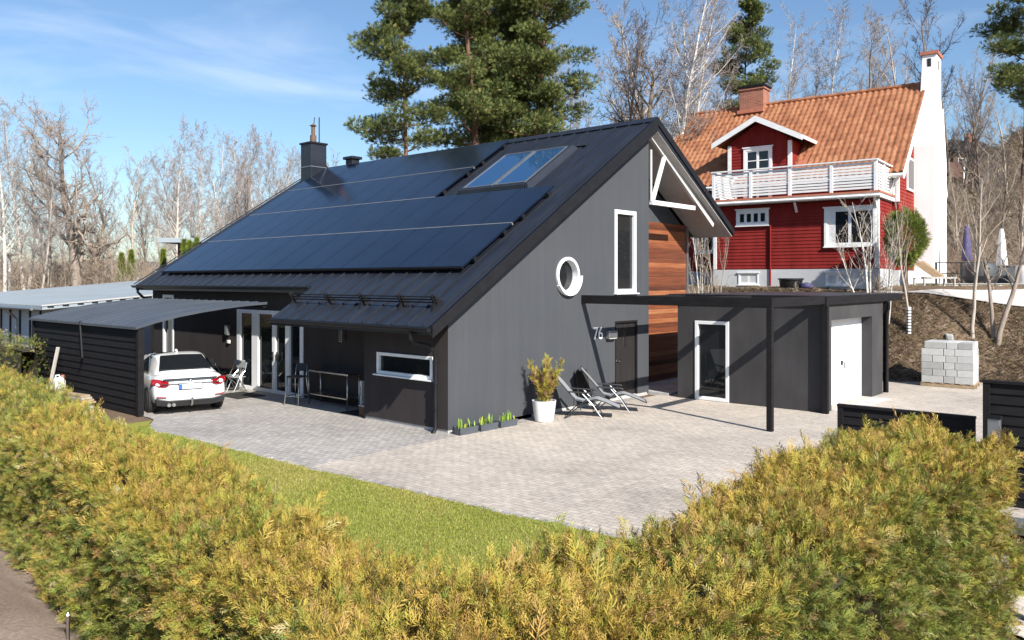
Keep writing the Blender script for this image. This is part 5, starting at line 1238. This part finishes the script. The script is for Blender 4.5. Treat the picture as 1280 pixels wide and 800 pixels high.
    V[:, 0] -= org[0]; V[:, 1] -= org[1]
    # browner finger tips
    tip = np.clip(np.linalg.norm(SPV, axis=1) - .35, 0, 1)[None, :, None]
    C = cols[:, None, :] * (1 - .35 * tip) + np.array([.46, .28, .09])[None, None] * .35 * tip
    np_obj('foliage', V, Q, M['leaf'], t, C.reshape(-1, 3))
    # solid woody core, its dark colour standing in for shade between the sprays
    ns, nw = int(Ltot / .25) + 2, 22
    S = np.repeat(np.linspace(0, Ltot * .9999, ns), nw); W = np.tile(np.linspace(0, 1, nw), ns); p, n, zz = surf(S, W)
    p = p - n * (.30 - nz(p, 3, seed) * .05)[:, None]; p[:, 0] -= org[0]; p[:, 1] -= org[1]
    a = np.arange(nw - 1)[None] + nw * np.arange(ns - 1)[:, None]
    np_obj('shade_core', p, np.stack([a, a + 1, a + nw + 1, a + nw], 2).reshape(-1, 4), M['core'], t)
    return t
# travel from far to near: left-hand side of travel faces the yard, right-hand side the verge
hedge('hedge', 'bronzed thuja hedge running down the left side from the carport', [(-6.60, 10.5), (-7.16, 5.3), (-8.26, -3.3), (-9.10, -9.2)], .50, 1.66, .05, 1700, 3, 'right')
hedge('hedge', 'bronzed thuja hedge along the bottom and right, before the gate panel', [(-9.9, -9.72), (-6.5, -9.84), (-3.15, -10.05)], .62, 1.78, -.15, 2900, 5, 'right', -.12)  # low tone value: sunlit face painted in with lighter gold sprays
hedge('hedge', 'short darker green hedge in front of the pale shed, far left', [(-3.95, 24.0), (-3.95, 12.2)], .5, 1.62, .0, 420, 9, 'right', 1.1)

# ================================================================== trees
def segs_np(S, n):
    P0 = np.array([s[0] for s in S]); P1 = np.array([s[1] for s in S]); R0 = np.array([s[2] for s in S]); R1 = np.array([s[3] for s in S])
    d = P1 - P0; d /= np.linalg.norm(d, axis=1, keepdims=True) + 1e-9
    ref = np.where(np.abs(d[:, 2:3]) < .9, np.array([[0, 0, 1.]]), np.array([[1., 0, 0]])); a = np.cross(d, ref); a /= np.linalg.norm(a, axis=1, keepdims=True); b = np.cross(a, d)
    th = np.arange(n) * 2 * np.pi / n; ring = a[:, None] * np.cos(th)[None, :, None] + b[:, None] * np.sin(th)[None, :, None]
    V = np.concatenate([P0[:, None] + ring * R0[:, None, None], P1[:, None] + ring * R1[:, None, None]], 1)
    k = np.arange(n); q = np.stack([k, (k + 1) % n, n + (k + 1) % n, n + k], 1)
    return V.reshape(-1, 3), (q[None] + (np.arange(len(S)) * 2 * n)[:, None, None]).reshape(-1, 4)
def nrm(d):
    l = math.sqrt(d[0] ** 2 + d[1] ** 2 + d[2] ** 2) or 1; return (d[0] / l, d[1] / l, d[2] / l)
def grow(S, p, d, Ln, r, lev, rnd, st):
    ns = st['ns'][lev]; step = Ln / ns; r0 = r
    for i in range(ns):
        w = st['wob'][lev]; d = nrm((d[0] + rnd.gauss(0, w), d[1] + rnd.gauss(0, w), d[2] + rnd.gauss(0, w) + st['up'][lev]))
        q = (p[0] + d[0] * step, p[1] + d[1] * step, p[2] + d[2] * step)
        ra = max(r0 * (1 - i / ns * st['taper']), st['rmin']); rb = max(r0 * (1 - (i + 1) / ns * st['taper']), st['rmin'])
        S[lev].append((p, q, ra, rb))
        f = (i + 1) / ns
        if lev + 1 < len(st['ns']) and f >= st['from'][lev]:
            kk = st['kids'][lev]; kk = int(kk) + (rnd.random() < kk % 1)
            for _ in range(kk):
                a = rnd.uniform(0, 6.283); an = st['ang'][lev] * rnd.uniform(.7, 1.3)
                u = nrm((rnd.gauss(0, 1), rnd.gauss(0, 1), rnd.gauss(0, 1))); dot = u[0] * d[0] + u[1] * d[1] + u[2] * d[2]
                pr = nrm((u[0] - dot * d[0], u[1] - dot * d[1], u[2] - dot * d[2]))
                cd_ = (d[0] * math.cos(an) + pr[0] * math.sin(an), d[1] * math.cos(an) + pr[1] * math.sin(an), d[2] * math.cos(an) + pr[2] * math.sin(an))
                t = rnd.random(); b = (p[0] + (q[0] - p[0]) * t, p[1] + (q[1] - p[1]) * t, p[2] + (q[2] - p[2]) * t)
                prof = 1 - st['cone'] * ((f - st['from'][lev]) / (1.001 - st['from'][lev])) if lev == 0 else 1 - .55 * f
                grow(S, b, nrm(cd_), Ln * st['ratio'][lev] * prof * rnd.uniform(.6, 1.15), ra * st['rr'][lev], lev + 1, rnd, st)
        p = q
BIRCH = dict(ns=[14, 5, 4, 2], wob=[.035, .10, .16, .2], up=[.05, .10, .02, -.05], kids=[3.2, 2.3, 2.5], ang=[.68, .65, .7], ratio=[.33, .45, .55], rr=[.36, .5, .55], cone=.62, taper=.92, rmin=.006)
BIRCH['from'] = [.22, .2, .2]
OAK = dict(ns=[8, 7, 5, 3], wob=[.09, .26, .3, .3], up=[.08, .07, .06, .03], kids=[3.6, 2.2, 2.6], ang=[.95, .85, .85], ratio=[.54, .45, .46], rr=[.48, .5, .5], cone=.35, taper=.85, rmin=.007)
OAK['from'] = [.30, .25, .2]
GEN = dict(ns=[10, 6, 4, 3], wob=[.06, .14, .2, .25], up=[.06, .12, .08, .02], kids=[2.8, 2.1, 2.5], ang=[.62, .6, .7], ratio=[.42, .45, .52], rr=[.45, .5, .5], cone=.5, taper=.9, rmin=.0068)
GEN['from'] = [.25, .2, .2]
SAP = dict(ns=[9, 5, 4], wob=[.06, .14, .2], up=[.05, .14, .05], kids=[1.8, 1.8], ang=[.65, .6], ratio=[.40, .45], rr=[.42, .5], cone=.4, taper=.85, rmin=.0045)
SAP['from'] = [.35, .2]
def bare_tree(st, H, r, seed, bark, twig, name, stems=1, lean=.05):
    rnd = random.Random(seed); S = [[] for _ in st['ns']]
    for k in range(stems):
        a = rnd.uniform(0, 6.28); l = lean * (1 if stems == 1 else 2.6)
        grow(S, (0.12 * k * math.cos(a), .12 * k * math.sin(a), -.25), nrm((l * math.cos(a), l * math.sin(a), 1)), H * (1 - .12 * k), r * (1 - .15 * k), 0, rnd, st)
    root = thing(name, 'tmp', 'tree')
    V, Q = segs_np(S[0], 9); V1, Q1 = segs_np(S[1], 5); np_obj('trunk', np.concatenate([V, V1]), np.concatenate([Q, Q1 + len(V)]), M[bark], root, smooth=True)
    V2, Q2 = segs_np(sum(S[2:], []), 3); np_obj('crown', V2, Q2, M[twig], root)
    root['H'] = H; return root
def base_z(px, d): q = at(px, d); return T(q[0], q[1])
used = set()
def put(proto, px, d, top, label, group=None, rz=None, wide=1.0, name=None, zb=None):
    q = at(px, d); z = T(q[0], q[1]) if zb is None else zb; H = CAM[2] + (HOR - top) / FPX * d - z; s = H / proto['H']
    rz = random.uniform(0, 6.28) if rz is None else rz
    if proto.name not in used:
        used.add(proto.name); o = proto; o.location = (q[0], q[1], z); o.rotation_euler = (0, 0, rz); o.scale = (s * wide, s * wide, s); o['label'] = label
        if group: o['group'] = group
        return o
    return dup(proto, (q[0], q[1], z), rz, label, group, (s * wide, s * wide, s))
b1 = bare_tree(BIRCH, 15, .16, 21, 'bark_white', 'twig_birch', 'birch_tree'); b2 = bare_tree(BIRCH, 14, .14, 22, 'bark_white', 'twig_birch', 'birch_tree'); b3 = bare_tree(BIRCH, 13, .10, 23, 'bark_pale', 'twig_birch', 'birch_tree')
b4 = bare_tree(BIRCH, 15, .17, 29, 'bark_white', 'twig', 'birch_tree', 2)
o1 = bare_tree(OAK, 10, .36, 31, 'bark_grey', 'twig_tan', 'oak_tree'); o2 = bare_tree(OAK, 10, .30, 37, 'bark_brown', 'twig_dark', 'bare_tree')
g1 = bare_tree(GEN, 12, .17, 41, 'bark_grey', 'twig', 'bare_tree'); g2 = bare_tree(GEN, 12, .15, 44, 'bark_brown', 'twig_dark', 'bare_tree'); g3 = bare_tree(GEN, 11, .16, 47, 'bark_pale', 'twig_tan', 'bare_tree')
s1 = bare_tree(SAP, 5, .065, 51, 'bark_pale', 'twig_tan', 'small_tree'); s2 = bare_tree(SAP, 5, .08, 53, 'bark_grey', 'twig_tan', 'small_tree', 2); s3 = bare_tree(SAP, 4, .05, 57, 'bark_white', 'twig_tan', 'small_tree', 3, .08)
R = random.Random(5)
# left side
put(b1, 6, 46, 135, 'tall pale birch cut by the left edge of the picture')
put(b4, 32, 50, 142, 'twin stemmed birch left of the white street lamp pole line')
put(b3, 49, 44, 165, 'very thin white stemmed birch before the knobbly oak')
put(g3, 62, 48, 172, 'brown trunked bare tree just left of the big oak')
put(o1, 101, 46, 168, 'big knobbly spreading bare oak on the left', rz=2.2)
put(o2, 119, 50, 265, 'low dark gnarled tree at the foot of the big oak', wide=.8)
put(g1, 142, 54, 190, 'grey bare tree just right of the big oak')
put(g3, 163, 58, 200, 'bare tree standing behind the pair of arborvitae')
put(g1, 186, 62, 215, 'bare tree midway between the oak and the leaning birch', wide=.8)
put(b2, 219, 58, 160, 'tall white birch left of the dark outbuilding')
put(b3, 205, 56, 205, 'slim leaning birch crossing the tall white birch')
row = [(277, 84, 192), (328, 84, 198), (353, 84, 200), (229, 80, 205), (243, 70, 190), (258, 66, 158), (270, 74, 172), (284, 68, 165), (297, 72, 176), (310, 66, 182), (322, 76, 186), (334, 70, 180), (347, 74, 190), (360, 70, 184), (372, 78, 196), (388, 74, 200)]
for i, (px, d, top) in enumerate(row):
    put([b2, b3, b1, g1, b2, b3][i % 6], px, d, top, 'bare birch in the pale row beyond the dark roof, left of the chimney', 'birch row beyond the roof', wide=R.uniform(.8, 1.1))
for px, d, top, lab in ((455, 70, 186, 'faint bare treetop over the roof ridge beside the slim pine'), (420, 80, 200, 'faint bare treetop over the roof ridge by the square vent')):
    put(g1, px, d, top, lab)
# right side
put(b4, 846, 42, -40, 'big white birch rising behind the black gable peak', rz=.6)
put(b1, 866, 45, -10, 'second white birch, just left of the small round pine')
put(g2, 768, 46, 40, 'dark bare tree between the pines and the white birch')
put(o2, 790, 50, 70, 'spreading dark bare tree left of the big white birch', rz=1.0)
put(g1, 735, 52, 60, 'bare tree right beside the big pine group')
put(g3, 812, 56, 20, 'fine twigged bare tree behind the big white birch')
put(g2, 885, 58, 70, 'dark bare tree behind the tiled roof, by the round pine')
put(b2, 975, 64, 25, 'thin birch above the brick chimney of the red house', wide=.85)
put(b3, 1006, 70, 75, 'small pale birch above the tiled roof, left of the twin birch')
put(b1, 1034, 66, 20, 'birch above the middle of the tiled roof')
put(g1, 1098, 56, 45, 'bare tree above the right half of the tiled roof')
put(g3, 1130, 62, 30, 'bare tree behind the ridge just left of the white chimney')
put(g2, 1178, 50, 15, 'large dark bare tree right behind the white chimney')
put(g1, 1205, 58, 60, 'bare tree on the hillside right of the white chimney', wide=.9)
put(g2, 1232, 52, 110, 'dark hillside tree left of the right edge pine')
hs = [(1200, 44, 215), (1226, 48, 190), (1248, 46, 170), (1262, 55, 120), (1276, 42, 200), (1215, 64, 130), (1190, 70, 90), (1290, 50, 90)]
for i, (px, d, top) in enumerate(hs):
    put([g3, g1, g2, g3][i % 4], px, d, top, 'bare tree among the brown thicket on the right hillside', 'bare trees on the right hillside', wide=R.uniform(.8, 1.2))
# near small trees
q = (1216, 26.8); put(s1, 1216, 27.2, 215, 'slender young tree on the bank right of the block stack', rz=.4)
put(s2, 1246, 27.0, 205, 'forked young tree on the bank near the right edge', rz=1.2)
put(s3, 1092, 27.9, 238, 'white stemmed young tree clump before the red house corner')
put(s3, 1108, 27.6, 262, 'thin sapling between the white clump and the globe bush', wide=.6)
put(s1, 1136, 27.2, 235, 'sapling in white trunk guard on the bank by the globe bush', wide=.7)
put(s3, 881, 27.5, 246, 'pale stemmed small tree beside the black gable eave', wide=.5, rz=2.0)
put(s2, 890, 28.2, 262, 'small bare tree against the left end of the red house', wide=.6)
# trunk guard
q = at(1136, 27.1); t = thing('trunk_guard', 'white spiral guard round the sapling trunk on the bank', 'trunk guard', (q[0], q[1], T(q[0], q[1])))
MB().lathe([(.07, 0), (.072, .9)], n=10).build('sleeve', M['white_plastic'], t); m = MB()
for k in range(8): m.lathe([(.0745, .06 + k * .1), (.0745, .09 + k * .1)], n=10)
m.build('vent_band', M['black_wood'], t)
# distant wood behind it all, reads as one mass
def mass(name, protos, spots, mat):
    VV = []; QQ = []; o = 0
    for (px, d, top) in spots:
        pr = R.choice(protos); q = at(px, d); z = T(q[0], q[1]); H = CAM[2] + (HOR - top) / FPX * d - z; s = H / pr['H']; a = R.uniform(0, 6.28); ca, sa = math.cos(a), math.sin(a)
        for ch in [c for c in COL.objects if c.parent == pr]:
            me = ch.data; n = len(me.vertices); v = np.empty(n * 3, np.float32); me.vertices.foreach_get('co', v); v = v.reshape(-1, 3) * s
            v = np.stack([v[:, 0] * ca - v[:, 1] * sa + q[0], v[:, 0] * sa + v[:, 1] * ca + q[1], v[:, 2] + z], 1)
            k = np.empty(len(me.loops), np.int32); me.loops.foreach_get('vertex_index', k); VV.append(v); QQ.append(k.reshape(-1, 4) + o); o += n
    return tag(np_obj(name, np.concatenate(VV), np.concatenate(QQ), mat), kind='stuff')
sp = [(R.uniform(-60, 400), R.uniform(85, 130), R.uniform(225, 290)) for _ in range(20)]
mass('bare_woodland', [g1, b3, g3], sp, M['twig_birch'])
sp = [(R.uniform(690, 1300), R.uniform(75, 110), R.uniform(115, 200)) for _ in range(14)]
mass('bare_woodland', [g1, g2], sp, M['twig'])
# low brush: left thicket and hillside scrub
BSH = dict(ns=[4, 4, 3], wob=[.2, .25, .3], up=[.1, .1, .05], kids=[2.2, 1.8], ang=[.6, .6], ratio=[.6, .5], rr=[.6, .6], cone=.2, taper=.7, rmin=.006); BSH['from'] = [.2, .2]
def brush(name, spots, mat, H):
    S = []; rnd = random.Random(77)
    for x, y in spots:
        z = T(x, y)
        for k in range(4):
            SS = [[], [], []]; a = rnd.uniform(0, 6.28); grow(SS, (x, y, z - .05), nrm((.5 * math.cos(a), .5 * math.sin(a), 1)), H * rnd.uniform(.5, 1.1), .02, 0, rnd, BSH); S += SS[0] + SS[1] + SS[2]
    V, Q = segs_np(S, 3); return tag(np_obj(name, V, Q, M[mat]), kind='stuff')
sp = [at(R.uniform(-20, 240), R.uniform(44, 75))[:2] for _ in range(110)]
brush('undergrowth', sp, 'twig_tan', 3.0)
sp = [at(R.uniform(1180, 1300), R.uniform(38, 66))[:2] for _ in range(90)]
brush('hillside_scrub', sp, 'twig_tan', 2.2)
sp = [at(R.uniform(1040, 1110), R.uniform(27.5, 28.6))[:2] for _ in range(5)] + [at(R.uniform(870, 1010), R.uniform(27.8, 28.8))[:2] for _ in range(8)]
brush('bare_shrubs', sp, 'twig_tan', .9)

# ---- pines
TUV = []; TUQ = []
for k in range(7):
    a = k * 2 * math.pi / 7; el = .55 if k % 2 else .2; d = np.array([math.cos(el), math.sin(el) * math.cos(a), math.sin(el) * math.sin(a)]); s = np.cross(d, [0, .3, 1]); s /= np.linalg.norm(s)
    o = len(TUV); TUV += [d * .05 - s * .05, d * .05 + s * .05, d * 1.0 + s * .035, d * 1.0 - s * .035]; TUQ.append((o, o + 1, o + 2, o + 3))
TUV = np.array(TUV); TUQ = np.array(TUQ)
def pine(seed, H, r, lo, spread, npad, label, dens=70, lean=0.0, name='pine_tree', hold=(0, 0)):
    rnd = random.Random(seed); rng = np.random.default_rng(seed); root = thing(name, label, 'tree')
    S = []; p = (0, 0, -.3); d = (lean, 0, 1); n = 14; pts = []
    for i in range(n):
        d = nrm((d[0] + rnd.gauss(0, .03), d[1] + rnd.gauss(0, .03), d[2] + .1)); q = (p[0] + d[0] * H / n, p[1] + d[1] * H / n, p[2] + d[2] * H / n)
        S.append((p, q, r * (1 - .9 * i / n), r * (1 - .9 * (i + 1) / n))); pts.append(q); p = q
    VT, QT = segs_np(S, 10)
    LS = []; pads = []
    def tp(f): i = min(int(f * n), n - 1); return pts[i - 1] if i else (0, 0, 0)
    for k in range(npad):
        f = lo + (1 - lo) * ((k + rnd.random()) / npad) ** .9; b = S[min(int(f * n), n - 1)]; tt = f * n - int(f * n); o = tuple(b[0][j] + (b[1][j] - b[0][j]) * tt for j in range(3))
        g = (f - lo) / (1 - lo); ln = spread * (math.sin(math.pi * min(1, .28 + .72 * g)) ** .8) * rnd.uniform(.55, 1.2) + .35; a = rnd.uniform(0, 6.283) if not hold[0] else rnd.gauss(hold[0], hold[1])
        dd = nrm((math.cos(a), math.sin(a), rnd.uniform(-.12, .35) + .35 * g)); pp = o; rr = r * (1 - .9 * f) * .45 + .015
        for j in range(5):
            dd = nrm((dd[0] + rnd.gauss(0, .16), dd[1] + rnd.gauss(0, .16), dd[2] + rnd.gauss(.04, .14))); qq = tuple(pp[m] + dd[m] * ln / 5 for m in range(3)); LS.append((pp, qq, rr * (1 - j / 6), rr * (1 - (j + 1) / 6)))
            if j >= 1:
                for _ in range(1 if j < 3 else 2):
                    a2 = rnd.uniform(0, 6.283); off = rnd.uniform(.1, .55) * min(1, ln / 2.5); pc = (qq[0] + off * math.cos(a2), qq[1] + off * math.sin(a2), qq[2] + rnd.uniform(.0, .25)); LS.append((qq, pc, .02, .01)); pads.append((pc, rnd.uniform(.45, .85) * min(1.0, .5 + ln / 4)))
            pp = qq
        if rnd.random() < .25:
            z0 = tuple(o[m] for m in range(3)); a3 = rnd.uniform(0, 6.28); LS.append((z0, (o[0] + .9 * math.cos(a3), o[1] + .9 * math.sin(a3), o[2] + rnd.uniform(-.1, .4)), .02, .006))
    V, Q = segs_np(LS, 5); np_obj('trunk', np.concatenate([VT, V]), np.concatenate([QT, Q + len(VT)]), M['bark_pine'], root, smooth=True)
    C0 = np.repeat(np.array([q[0] for q in pads]), dens, 0); RR = np.repeat(np.array([q[1] for q in pads]), dens); m = len(C0)
    u = rng.normal(size=(m, 3)); u /= np.linalg.norm(u, axis=1, keepdims=True); rad_ = rng.uniform(.25, 1, m) ** .5
    off = u * (RR * rad_)[:, None] * np.array([1.15, 1.15, .55]); P = C0 + off; dirv = u * np.array([1, 1, .7]) + np.array([0, 0, .55]) + rng.normal(0, .25, (m, 3))
    V, Q = inst(TUV, TUQ, P, frames(dirv, rng), rng.uniform(.14, .25, m))
    padc = np.repeat(rng.uniform(.8, 1.2, len(pads)), dens)[:, None]
    col = pick([(.19, .21, .06), (.125, .16, .05), (.07, .105, .04), (.26, .25, .08)], [4, 4, 2, 1], m, rng) * padc
    np_obj('crown', V, Q, M['needle'], root, np.repeat(col, len(TUV), 0)); root['H'] = H; return root
p1 = pine(61, 19, .20, .48, 2.0, 34, 'x', 75); p2 = pine(62, 24, .30, .27, 2.8, 78, 'x', 75); p3 = pine(63, 23, .26, .29, 2.6, 70, 'x', 75)
put(p1, 516, 41, -30, 'slim open pine standing alone left of the big pine group', rz=.3)
put(p2, 598, 43, -140, 'red barked pine at the left of the big pine group', rz=1.1)
put(p3, 636, 46, -120, 'pine in the middle of the big group, behind the ridge', rz=2.0)
put(p2, 668, 44, -150, 'thick crowned pine at the right of the big pine group', rz=3.2)
put(p3, 622, 50, -100, 'rearmost dark pine within the big pine group', rz=4.2)
put(p1, 922, 60, 4, 'round crowned pine behind the tiled roof by the white birch', rz=2.0, wide=.9)
put(p1, 1275, 47, -60, 'tall dark pine cut by the right edge of the picture', rz=1.4)
# ---- arborvitae and globe bush
def cone_bush(px, d, y0, y1, rpx, lab, name='arborvitae', cols=None, group=None):
    rng = np.random.default_rng(int(px)); q = at(px, d); z1 = CAM[2] + (HOR - y1) / FPX * d; z0 = T(q[0], q[1]); r = rpx * d / FPX
    t = thing(name, lab, 'shrub', (q[0], q[1], z0), 0, group); H = z1 - z0; n = 900
    def f(n): 
        tt = rng.uniform(0, 1, n) ** 1.4; a = rng.uniform(0, 6.28, n); rr = r * (1 - tt) ** .8 * rng.uniform(.6, 1.05, n); return np.stack([rr * np.cos(a), rr * np.sin(a), .1 + tt * (H - .3)], 1), np.stack([np.cos(a), np.sin(a), np.full(n, .5)], 1)
    bush(t, n * 4, f, .20, cols or [(.20, .26, .035), (.13, .19, .03), (.28, .28, .05)], [4, 3, 2], rng, .8); MB().tube([(0, 0, -.1), (0, 0, H * .8)], [.06, .02], 6).build('stem', M['bark_brown'], t)
cone_bush(152, 50, 345, 314, 7, 'arborvitae cone at left of the pair beyond the shed'); cone_bush(164, 50, 345, 310, 6, 'arborvitae cone at right of the pair beyond the shed'); cone_bush(204, 48, 332, 309, 5, 'single thin arborvitae cone left of the dark outbuilding')
cone_bush(230, 44, 315, 297, 6, 'arborvitae before the dark outbuilding, leftmost'); cone_bush(237, 44, 315, 298, 6, 'arborvitae before the dark outbuilding, middle one'); cone_bush(246, 44, 312, 294, 6, 'arborvitae before the dark outbuilding, rightmost')
q = at(1132, 28.9); z0 = T(q[0], q[1]); gb = thing('globe_bush', 'clipped green globe bush on a trunk before the gable chimney', 'shrub', (q[0], q[1], z0)); cz = CAM[2] + (HOR - 297) / FPX * 28.9 - z0
def gf(n):
    u = RNG.normal(size=(n, 3)); u /= np.linalg.norm(u, axis=1, keepdims=True); l = 1 + .10 * np.sin(u[:, 0] * 5 + u[:, 2] * 4) + .09 * np.sin(u[:, 1] * 11 + u[:, 2] * 9) + .06 * np.sin(u[:, 0] * 19 - u[:, 2] * 13); r = RNG.uniform(.5, 1, n) ** .4; return u * (r * l)[:, None] * np.array([.62, .62, .92]) + np.array([0, 0, cz]), u
bush(gb, 6000, gf, .16, [(.22, .26, .05), (.15, .21, .04), (.29, .30, .07)], [4, 4, 2], RNG, .3)
MB().tube([(0, 0, -.2), (.03, .02, .5), (0, 0, cz)], [.11, .09, .04], 9).build('trunk', M['bark_brown'], gb, smooth='all')
q = hZ(1187, 413, 1.35); x_, y_ = at(1187, 27.0)[:2]; t = thing('pale_stone', 'pale broken stone lying on the bank above the blocks', 'stone', (x_, y_, T(x_, y_)), .4)
MB().prism([(-.2, -.1, 0), (.18, -.12, .0), (.22, .1, .0), (-.15, .13, .0)], (.03, .02, .24)).build('stone', M['block'], t, bevel=.05); MB().prism([(.2, -.1, 0), (.35, -.05, 0), (.3, .1, 0)], (0, .02, .1)).build('chip', M['block'], t, bevel=.02)
x_, y_ = at(1188, 25.5)[:2]; t = thing('split_log', 'short split log standing behind the block stack', 'log', (x_, y_, T(x_, y_) + .0), .2)
MB().tube([(0, 0, 0), (.05, 0, .62)], [.11, .09], 9).build('log', M['pallet'], t); MB().tube([(.18, .05, 0), (.27, .05, .5)], [.07, .05], 8).build('bark', M['bark_brown'], t)

# ================================================================== sky and light
SUNV = Vector((-.33, -1.0, .77)).normalized()
EL = math.asin(SUNV.z); AZ = math.atan2(SUNV.x, SUNV.y)
w = bpy.data.worlds.new('World'); SC.world = w; w.use_nodes = True; nt = w.node_tree
bg = nt.nodes['Background']; sky = nt.nodes.new('ShaderNodeTexSky'); sky.sky_type = 'NISHITA'; sky.sun_disc = False
sky.sun_elevation = EL; sky.sun_rotation = AZ; sky.air_density = 1.1; sky.dust_density = .6; sky.ozone_density = 3.0; sky.altitude = 60
tc = nt.nodes.new('ShaderNodeTexCoord'); mp = nt.nodes.new('ShaderNodeMapping'); mp.inputs['Scale'].default_value = (1.6, 1.6, 7.0); L(nt, tc.outputs['Generated'], mp.inputs['Vector'])
n1 = node(nt, 'ShaderNodeTexNoise', Scale=1.7, Detail=8, Roughness=.55, Distortion=.5); L(nt, mp.outputs[0], n1.inputs['Vector'])
mask = ramp(nt, n1.outputs['Fac'], [(.52, (0, 0, 0)), (.80, (.38, .38, .38))])
sx = nt.nodes.new('ShaderNodeSeparateXYZ'); L(nt, tc.outputs['Generated'], sx.inputs[0])
low = ramp(nt, sx.outputs['Z'], [(.0, (.25, .25, .25)), (.05, (.8, .8, .8)), (.22, (.9, .9, .9)), (.40, (.15, .15, .15))])
mu = node(nt, 'ShaderNodeMix', data_type='RGBA', blend_type='MULTIPLY'); mu.inputs[0].default_value = 1; L(nt, mask, mu.inputs[6]); L(nt, low, mu.inputs[7])
mx = node(nt, 'ShaderNodeMix', data_type='RGBA'); tint = node(nt, 'ShaderNodeMix', data_type='RGBA', blend_type='MULTIPLY'); tint.inputs[0].default_value = 1; L(nt, sky.outputs[0], tint.inputs[6]); tint.inputs[7].default_value = (.93, 1.02, 1.10, 1)
L(nt, mu.outputs[2], mx.inputs[0]); L(nt, tint.outputs[2], mx.inputs[6]); mx.inputs[7].default_value = (9.5, 9.8, 10.2, 1)
L(nt, mx.outputs[2], bg.inputs['Color']); bg.inputs['Strength'].default_value = .082
sd = bpy.data.lights.new('sun', 'SUN'); sd.energy = 5.0; sd.angle = rad(.53); sd.color = (1, .95, .87)
so = bpy.data.objects.new('sun', sd); COL.objects.link(so); so.location = (-20, -50, 40); so.rotation_euler = (-SUNV).to_track_quat('-Z', 'Y').to_euler()
SC.view_settings.view_transform = 'Standard'; SC.view_settings.look = 'None'; SC.view_settings.exposure = .78; SC.view_settings.gamma = 1
SC.cycles.max_bounces = 6; SC.cycles.transparent_max_bounces = 8
